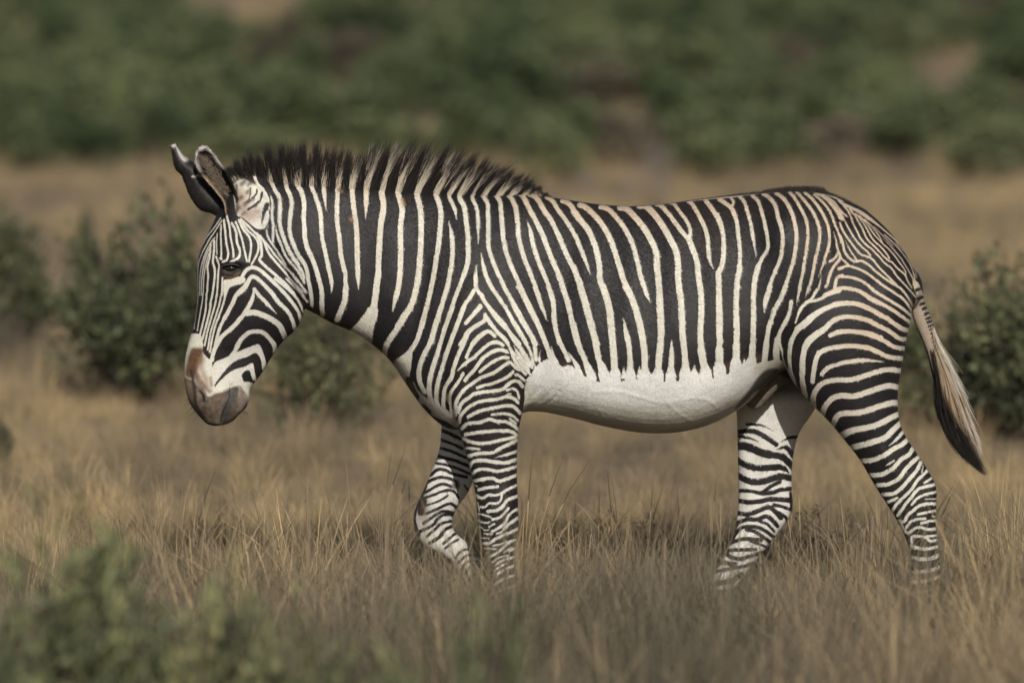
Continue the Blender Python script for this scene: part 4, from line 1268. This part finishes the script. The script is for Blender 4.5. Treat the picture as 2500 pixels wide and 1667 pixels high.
patch = .55 * lump(gx_, gy_, .9, 1) + .45 * lump(gx_, gy_, .28, 2)
keep = rg.random(len(GP)) < .45 + .9 * patch
# trampled thin places around the hooves
behind = np.clip((gy_ - .45) / .3, 0, 1)
scale = (.72 + .5 * patch) * rg.uniform(.75, 1.2, len(GP)) * (1.05 - .50 * behind) * (1 + np.clip((-1 - gy_) / 9, 0, .4)) * (1 - .26 * np.clip(1.4 - np.abs(gy_ + .55) / .6, 0, 1))
tone = np.clip(.02 + 1.0 * (.5 * lump(gx_ + 50, gy_, 1.4, 3) + .5 * lump(gx_, gy_, .5, 4)) + rg.normal(0, .13, len(GP)) + (rg.random(len(GP)) < .10) * .4 + np.clip((gy_ - .2) / 6, -.15, .16), 0, 1)
pick = rg.choice(4, len(GP), p=(.3, .22, .36, .12))
GP, scale, tone, pick = GP[keep], scale[keep], tone[keep], pick[keep]
gm = bpy.data.meshes.new('dry_grass')
gz = hill(GP[:, 0], GP[:, 1]) - .01
gm.vertices.add(len(GP)); gm.vertices.foreach_set('co', np.column_stack((GP, gz)).astype(np.float32).ravel())
for nm, dat in (('tone', tone), ('size', scale), ('turn', rg.uniform(0, 6.28, len(GP)))):
    a_ = gm.attributes.new(nm, 'FLOAT', 'POINT'); a_.data.foreach_set('value', dat.astype(np.float32))
a_ = gm.attributes.new('pick', 'INT', 'POINT'); a_.data.foreach_set('value', pick.astype(np.int32))
def scatter_group(name, srcs):
    ng = bpy.data.node_groups.new(name, 'GeometryNodeTree')
    ng.interface.new_socket('Geometry', in_out='INPUT', socket_type='NodeSocketGeometry')
    ng.interface.new_socket('Geometry', in_out='OUTPUT', socket_type='NodeSocketGeometry')
    N, L = ng.nodes, ng.links
    gi, go = N.new('NodeGroupInput'), N.new('NodeGroupOutput')
    g2i = N.new('GeometryNodeGeometryToInstance')
    for o in reversed(srcs):
        oi = N.new('GeometryNodeObjectInfo'); oi.inputs['Object'].default_value = o
        L.new(oi.outputs['Geometry'], g2i.inputs[0])
    def na(nm, ty='FLOAT'):
        q = N.new('GeometryNodeInputNamedAttribute'); q.data_type = ty; q.inputs[0].default_value = nm
        return next(s for s in q.outputs if s.enabled and s.name == 'Attribute')
    iop = N.new('GeometryNodeInstanceOnPoints')
    L.new(gi.outputs[0], iop.inputs['Points']); L.new(g2i.outputs[0], iop.inputs['Instance'])
    iop.inputs['Pick Instance'].default_value = True
    L.new(na('pick', 'INT'), iop.inputs['Instance Index'])
    cx = N.new('ShaderNodeCombineXYZ'); L.new(na('turn'), cx.inputs[2])
    L.new(cx.outputs[0], iop.inputs['Rotation']); L.new(na('size'), iop.inputs['Scale'])
    L.new(iop.outputs[0], go.inputs[0])
    return ng
grass = link('dry_grass', gm)
md = grass.modifiers.new('scatter', 'NODES'); md.node_group = scatter_group('grass scatter', tufts)
tag(grass, 'dry golden brown grass covering the plain around the walking zebra', 'grass', kind='stuff')
grass.data.materials.append(m_gs)

# ------------------------------------------------------------------ bushes
def bush_mat(name, cols, seed):
    m, n, l, p = mat(name)
    ah_ = attr(n, 'leaf'); oi = n.new('ShaderNodeObjectInfo')
    rp = n.new('ShaderNodeValToRGB'); l.new(ah_.outputs['Fac'], rp.inputs[0])
    rp.color_ramp.elements[0].color = cols[0] + (1,); rp.color_ramp.elements[1].color = cols[-1] + (1,)
    for i, c in enumerate(cols[1:-1]):
        q = rp.color_ramp.elements.new((i + 1) / (len(cols) - 1)); q.color = c + (1,)
    hs = n.new('ShaderNodeHueSaturation'); l.new(rp.outputs[0], hs.inputs['Color'])
    mr = n.new('ShaderNodeMapRange'); mr.inputs[3].default_value = .47; mr.inputs[4].default_value = .525; l.new(oi.outputs['Random'], mr.inputs[0]); l.new(mr.outputs[0], hs.inputs['Hue'])
    mr2 = n.new('ShaderNodeMapRange'); mr2.inputs[3].default_value = 1.5; mr2.inputs[4].default_value = .6; l.new(oi.outputs['Random'], mr2.inputs[0]); l.new(mr2.outputs[0], hs.inputs['Value'])
    l.new(hs.outputs[0], p.inputs['Base Color']); p.inputs['Roughness'].default_value = .6; p.inputs['Specular IOR Level'].default_value = .25
    t = n.new('ShaderNodeBsdfTranslucent'); l.new(hs.outputs[0], t.inputs[0])
    x = n.new('ShaderNodeMixShader'); x.inputs[0].default_value = .2
    l.new(p.outputs[0], x.inputs[1]); l.new(t.outputs[0], x.inputs[2]); l.new(x.outputs[0], n['Material Output'].inputs[0])
    return m
GREEN = [(.036, .040, .028), (.056, .066, .038), (.088, .104, .050), (.16, .175, .082)]
m_leaf = bush_mat('bush leaves', GREEN, 1)
m_sage = bush_mat('sage leaves', [(.040, .044, .030), (.09, .105, .054), (.16, .18, .082), (.30, .31, .14)], 2)
m_belt = bush_mat('scrub leaves', [(.062, .075, .044), (.088, .112, .058), (.12, .158, .070), (.18, .205, .09)], 3)
m_dry = bush_mat('dry scrub leaves', [(.10, .085, .062), (.14, .12, .085), (.18, .15, .11), (.22, .18, .13)], 5)
m_twig, n_, l_, p_ = mat('grey brown twigs')
nn = noise(n_, 30, 3); l_.new(mixc(n_, l_, nn.outputs[0], (.07, .052, .045), (.17, .135, .115)), p_.inputs['Base Color']); p_.inputs['Roughness'].default_value = .85

def twig_mesh(name, segsets):
    """tapered three-sided sticks from a list of (p0, p1, r0, r1)"""
    S_ = np.array([(*a, *b, r0, r1) for a, b, r0, r1 in segsets])
    A, B, r0, r1 = S_[:, :3], S_[:, 3:6], S_[:, 6:7], S_[:, 7:8]
    d = B - A; d /= np.linalg.norm(d, axis=1, keepdims=True) + 1e-9
    a1 = np.cross(d, (.31, .77, .55)); a1 /= np.linalg.norm(a1, axis=1, keepdims=True) + 1e-9; a2 = np.cross(d, a1)
    Vv = np.empty((len(A), 2, 3, 3))
    for j in range(3):
        o = a1 * math.cos(j * 2.0944) + a2 * math.sin(j * 2.0944)
        Vv[:, 0, j] = A + o * r0; Vv[:, 1, j] = B + o * r1
    b = (np.arange(len(A)) * 6)[:, None]; j = np.arange(3)[None]; j2 = (j + 1) % 3
    return npmesh(name, Vv.reshape(-1, 3), np.stack((b + j, b + j2, b + 3 + j2, b + 3 + j), -1).reshape(-1, 4))
def bush_shapes(w, dp, h, nlobe, nleaf, ls, seed, gaps=.25, bottom=.08):
    """a rounded uneven crown of small leaves on sprays, and its branches"""
    r = np.random.default_rng(seed)
    lob = []
    for i in range(nlobe):
        a = r.uniform(0, 6.28); q = r.random() ** .6
        cx, cy = .34 * w * q * math.cos(a), .34 * dp * q * math.sin(a)
        cz = h * r.uniform(.22, .80) * (1 - .25 * q)
        rr = np.array((w * r.uniform(.10, .23), dp * r.uniform(.10, .23), h * r.uniform(.11, .25)))
        lob.append((np.array((cx, cy, cz)), rr))
    sticks = []; sprays = []
    per = nleaf // 14
    for i in range(per):
        c, rr = lob[r.integers(nlobe)]
        d = r.normal(size=3); d /= np.linalg.norm(d)
        k = r.uniform(.35, 1.12) ** .5
        p = c + d * rr * k
        if p[2] < bottom * h: continue
        sprays.append((p, d, c))
        if i % 3 == 0: sticks.append((c, p, .003, .0012))
    for c, rr in lob:
        base = np.array((c[0] * .15, c[1] * .15, -.03)); mid = base * .5 + c * .5 + np.array((r.normal(0, .04), r.normal(0, .04), -.05 * h))
        sticks += [(base, mid, .012, .008), (mid, c, .008, .004)]
    for i in range(60):   # low bare sticks
        a = r.uniform(0, 6.28); q = np.array((.42 * w * math.cos(a) * r.random(), .42 * dp * math.sin(a) * r.random(), h * r.uniform(.2, .85)))
        sticks.append((q * (.1, .1, 0), q, .006, .002))
    P = np.array([s[0] for s in sprays]); Dd = np.array([s[1] for s in sprays])
    tonesp = np.clip(r.normal(.45, .22, len(P)), 0, 1)
    n = len(P) * 14
    k = np.repeat(np.arange(len(P)), 14)
    up = Dd[k] * .7 + np.array((0, 0, .75)) + r.normal(0, .25, (n, 3)); up /= np.linalg.norm(up, axis=1, keepdims=True)
    L0 = P[k] + up * r.uniform(-.04, .09, n)[:, None] * (h + .4) + r.normal(0, .018, (n, 3))
    sd = np.cross(up, r.normal(size=(n, 3))); sd /= np.linalg.norm(sd, axis=1, keepdims=True)
    ax = up * .6 + r.normal(0, .5, (n, 3)); ax /= np.linalg.norm(ax, axis=1, keepdims=True)
    s = ls * r.uniform(.6, 1.35, n)[:, None]
    q = np.stack((L0 - ax * s * .2, L0 + ax * s * .5 + sd * s * .36, L0 + ax * s * 1.3, L0 + ax * s * .5 - sd * s * .36), 1)
    me = npmesh('foliage', q.reshape(-1, 3), np.arange(n * 4).reshape(-1, 4))
    tn = np.clip(tonesp[k] + r.normal(0, .12, n), 0, 1)
    a_ = me.attributes.new('leaf', 'FLOAT', 'POINT'); a_.data.foreach_set('value', np.repeat(tn, 4).astype(np.float32))
    return me, twig_mesh('branches', sticks)
def bush(shapes, x, y, rot, scl, label, group, m=None, name='bush', cat='bush'):
    m = m or m_leaf
    e = empty(name, (x, y, float(hill(np.array(x), np.array(y))))); e.rotation_euler.z = rot; e.scale = scl
    f_ = bpy.data.objects.new('foliage', shapes[0]); b_ = bpy.data.objects.new('branches', shapes[1])
    for o, mm in ((f_, m), (b_, m_twig)):
        COL.objects.link(o); o.parent = e
        if not o.data.materials: o.data.materials.append(mm)
    tag(e, label, cat, group)
    return e
def gpos(X, Y0):
    """ground position seen at px X, row Y0"""
    y = dist_at(Y0); return unproj(X, Y0, y)[0], y
PXF = lambda y: PXM * CAM_D / (CAM_D + y)      # px per metre at depth y
def place(shapes, X, Ybase, wpx, hpx, label, group, m=None, rot=0., w0=1., h0=1., **k):
    x, y = gpos(X, Ybase); s = PXF(y)
    return bush(shapes, x, y, rot, (wpx / s / w0, wpx / s / w0, hpx / s / h0), label, group, m, **k)
SH = [bush_shapes(1.1, 1.1, 1, 14, 6800, .036, 21), bush_shapes(1.15, 1.15, 1, 20, 7800, .036, 22), bush_shapes(1, 1, 1, 9, 4600, .034, 23), bush_shapes(1.15, 1.15, 1, 18, 5200, .034, 24)]
SL = [bush_shapes(1, 1, 1, 9, 5600, .055, 31, bottom=.02), bush_shapes(1, 1, 1, 12, 5600, .055, 32, bottom=.02), bush_shapes(1, 1, 1, 7, 5000, .06, 33, bottom=.02)]
SD = [(a.copy(), b) for a, b in SL]
gmid = 'bushes in the grass just behind the zebra'
place(SH[0], 0, 900, 260, 420, 'green bush cut off by the left edge of the photo, behind the head', gmid, rot=.3)
place(SH[1], 375, 1000, 440, 530, 'tall dark green bush right behind the muzzle and forehead of the zebra', gmid, rot=1.2)
place(SH[2], 215, 720, 70, 230, 'slim green shoot left of the tall bush behind the forehead', gmid, rot=2.2, name='shrub', cat='shrub')
place(SH[3], 785, 1075, 330, 370, 'dark low bush under the throat of the zebra', gmid, rot=2.0)
place(SH[1], 2430, 1085, 440, 480, 'dark green bush behind the tail at the right edge', gmid, rot=3.3)
place(SH[2], 2235, 1000, 150, 220, 'small green bush between the thigh and the tail', gmid, rot=4.)
place(SH[0], 80, 860, 150, 180, 'low green bush at the foot of the bush by the left edge', gmid, rot=5.)
place(SH[2], 5, 1150, 60, 130, 'small green shrub low at the left edge, below the bushes', gmid, rot=1., name='shrub', cat='shrub')
place(SH[2], 1298, 500, 45, 110, 'small green shrub showing over the withers', 'small shrubs beyond the back', rot=1., name='shrub', cat='shrub')

# the belt of scrub on the far side of the grassland
rg = np.random.default_rng(8)
belt = []
rows = [(405, 200, 190), (365, 210, 205), (285, 200, 180), (235, 190, 165), (185, 180, 150), (135, 170, 135), (85, 160, 125), (40, 150, 110), (-10, 150, 110), (-60, 150, 100)]
words = ['foremost', 'second', 'third', 'fourth', 'fifth', 'sixth', 'seventh', 'eighth', 'ninth', 'farthest']
for ri, (Yb, wpx, hpx) in enumerate(rows):
    X = -700 + rg.uniform(0, 60)
    while X < 3200:
        Y = Yb + rg.normal(0, 11)
        gap = (520 < X < 780 and Y < 110) or (2190 < X < 2420 and 165 < Y < 290) or (1240 < X < 1330 and Y > 330)
        if not gap and rg.random() < .97:
            belt.append((X, Y, wpx * rg.uniform(.85, 1.5), hpx * rg.uniform(.7, 1.2), ri))
        X += wpx * rg.uniform(.7, 1.15)
for i, (X, Y, w_, h_, ri) in enumerate(belt):
    dry = rg.random() < .07
    s_ = SD[i % 3] if dry else SL[i % 3]
    e = place(s_, X, Y, w_, h_, 'blurred greyish dry bush in the scrub belt beyond the grassland' if dry else 'blurred green bush in the scrub belt beyond the grassland', ('dry' if dry else 'green') + ' bushes of the distant scrub belt', rot=rg.uniform(0, 6.28), m=m_dry if dry else m_belt)
# a grey leafless shrub beyond the back
def dead_shrub(w, h, n, seed):
    r = np.random.default_rng(seed); S_ = []
    def grow(p, d, L, rad, lev):
        q = p + d * L; S_.append((p, q, rad, rad * .65))
        if lev == 0: return
        for _ in range(3 if lev > 1 else 4):
            dd = d + r.normal(0, .42, 3) + np.array((0, 0, .1)); dd /= np.linalg.norm(dd)
            grow(p + d * L * r.uniform(.55, 1), dd, L * r.uniform(.55, .8), rad * .6, lev - 1)
    for i in range(n):
        a = r.uniform(0, 6.28); d = np.array((math.cos(a) * w, math.sin(a) * w, h)); d /= np.linalg.norm(d)
        grow(np.array((0, 0, -.02)), d, h * r.uniform(.3, .42), .008, 4)
    return S_
m_grey, n_, l_, p_ = mat('bleached twigs'); p_.inputs['Base Color'].default_value = (.24, .20, .18, 1); p_.inputs['Roughness'].default_value = .9
dsm = twig_mesh('twigs', [(a, b, r0 * 1.3, r1 * 1.4) for a, b, r0, r1 in dead_shrub(.3, 1, 6, 3)])
for X, Yb, hp, lb in ((1430, 505, 95, 'broad grey leafless shrub beyond the dip of the back'), (1610, 505, 170, 'tall pale leafless shrub beyond the loins'), (1530, 508, 85, 'low grey leafless shrub between the two larger leafless ones')):
    x, y = gpos(X, Yb); s_ = hp / PXF(y)
    e = empty('dead_shrub', (x, y, 0)); e.scale = (s_, s_, s_); e.rotation_euler.z = X
    link('twigs', dsm, e, None)
    if not dsm.materials: dsm.materials.append(m_grey)
    tag(e, lb, 'shrub', 'leafless shrubs beyond the back')
# dark little weeds standing in the grass round the legs
def weed(seed, n=9):
    r = np.random.default_rng(seed); S_ = []; Lf = []
    for i in range(n):
        a = r.uniform(0, 6.28); d = np.array((math.cos(a) * r.uniform(.2, .8), math.sin(a) * r.uniform(.2, .8), 1)); d /= np.linalg.norm(d)
        p = np.zeros(3)
        for s in range(5):
            q = p + d * .2; S_.append((p, q, .007 - s * .001, .006 - s * .001))
            for _ in range(3):
                dd = d + r.normal(0, .55, 3); dd /= np.linalg.norm(dd); e_ = q + dd * r.uniform(.06, .2)
                S_.append((q, e_, .004, .002))
                for _ in range(6):
                    Lf.append(e_ + r.normal(0, .035, 3))
            p = q; d = d + r.normal(0, .15, 3); d /= np.linalg.norm(d)
    P = np.array(Lf); m = len(P); ax = r.normal(size=(m, 3)); ax /= np.linalg.norm(ax, axis=1, keepdims=True)
    sd = np.cross(ax, r.normal(size=(m, 3))); sd /= np.linalg.norm(sd, axis=1, keepdims=True); s = .028
    me = npmesh('leaves', np.stack((P, P + ax * s * .5 + sd * s * .35, P + ax * s, P + ax * s * .5 - sd * s * .35), 1).reshape(-1, 3), np.arange(m * 4).reshape(-1, 4))
    a_ = me.attributes.new('leaf', 'FLOAT', 'POINT'); a_.data.foreach_set('value', np.repeat(r.uniform(0, .8, m), 4).astype(np.float32))
    return me, twig_mesh('stems', S_)
m_weed = bush_mat('weed leaves', [(.075, .068, .052), (.11, .10, .065), (.14, .14, .08)], 4)
WD = [weed(1), weed(2), weed(3, 6)]
for a_, b_ in WD: a_.materials.append(m_weed); b_.materials.append(m_twig)
wlist = [(1010, 1400, 110, 'dark weed under the lifted far fore hoof'), (1400, 1330, 120, 'dark feathery weed between the fore and hind legs, nearer the fore leg'), (1530, 1330, 130, 'dark feathery weed midway between fore and hind legs'),
         (1990, 1340, 150, 'tallest dark weed, right behind the far hind leg'), (1640, 1345, 90, 'low dark weed in front of the far hind leg'), (900, 1330, 90, 'small dark weed left of the fore legs'),
         (560, 1320, 110, 'dark weed in the grass below the muzzle'), (740, 1340, 80, 'low dark weed between the muzzle and the fore legs'), (1330, 1400, 90, 'green weed at the foot of the near fore leg'),
         (2400, 1330, 110, 'dark weed in the grass behind the near hind leg'), (1800, 1330, 80, 'small weed behind the far hind hoof'), (250, 1300, 90, 'dark weed in the grass at the left, above the front bush')]
for i, (X, Yb, hp, lb) in enumerate(wlist):
    x, y = gpos(X, Yb + 95); s_ = (hp * .9 + 50) / PXF(y)
    if abs(y) < .25: y += .5
    e = empty('weed', (x, y, 0)); e.scale = (s_,) * 3; e.rotation_euler.z = i * 1.3
    a_ = link('leaves', WD[i % 3][0], e); b_ = link('stems', WD[i % 3][1], e)
    tag(e, lb, 'weed', 'weeds in the grass round the legs')

# ------------------------------------------------------------------ bushes close to the camera, far out of focus
def front(shapes, X, Ytop, wpx, y, label, rot, h):
    """a bush of height h whose top shows at px row Ytop, standing at depth y"""
    x = unproj(X, Ytop, y)[0]; s = PXF(y)
    top = unproj(X, Ytop, y)[2]
    e = bush(shapes, x, y, rot, (wpx / s, wpx / s * .8, top / .97), label, 'bushes close to the camera in front of the zebra', m_sage)
    e.location.z = 0
    return e
SF = [bush_shapes(1.1, 1, 1, 20, 5600, .036, 41, bottom=.22), bush_shapes(1.15, 1, 1, 22, 5600, .036, 42, bottom=.22), bush_shapes(1.1, 1, 1, 20, 5000, .034, 43, bottom=.22)]
front(SF[0], 190, 1240, 560, -6.4, 'blurred green bush filling the lower left corner', .4, 1)
front(SF[1], 480, 1320, 600, -6.6, 'blurred green bush along the bottom edge, below the muzzle', 1.4, 1)
front(SF[2], 790, 1440, 560, -6.8, 'low blurred green bush at the bottom edge left of the fore legs', 2.4, 1)
front(SF[1], 1215, 1360, 330, -7.6, 'small blurred green bush at the bottom edge below the near fore leg', 3.4, 1)
front(SF[2], -60, 1370, 420, -8.4, 'nearest blurred bush, mostly outside the lower left corner', 3.9, 1)
front(SF[0], 990, 1560, 280, -8.4, 'barely showing blurred bush between the two bushes at the bottom edge', 4.4, 1)
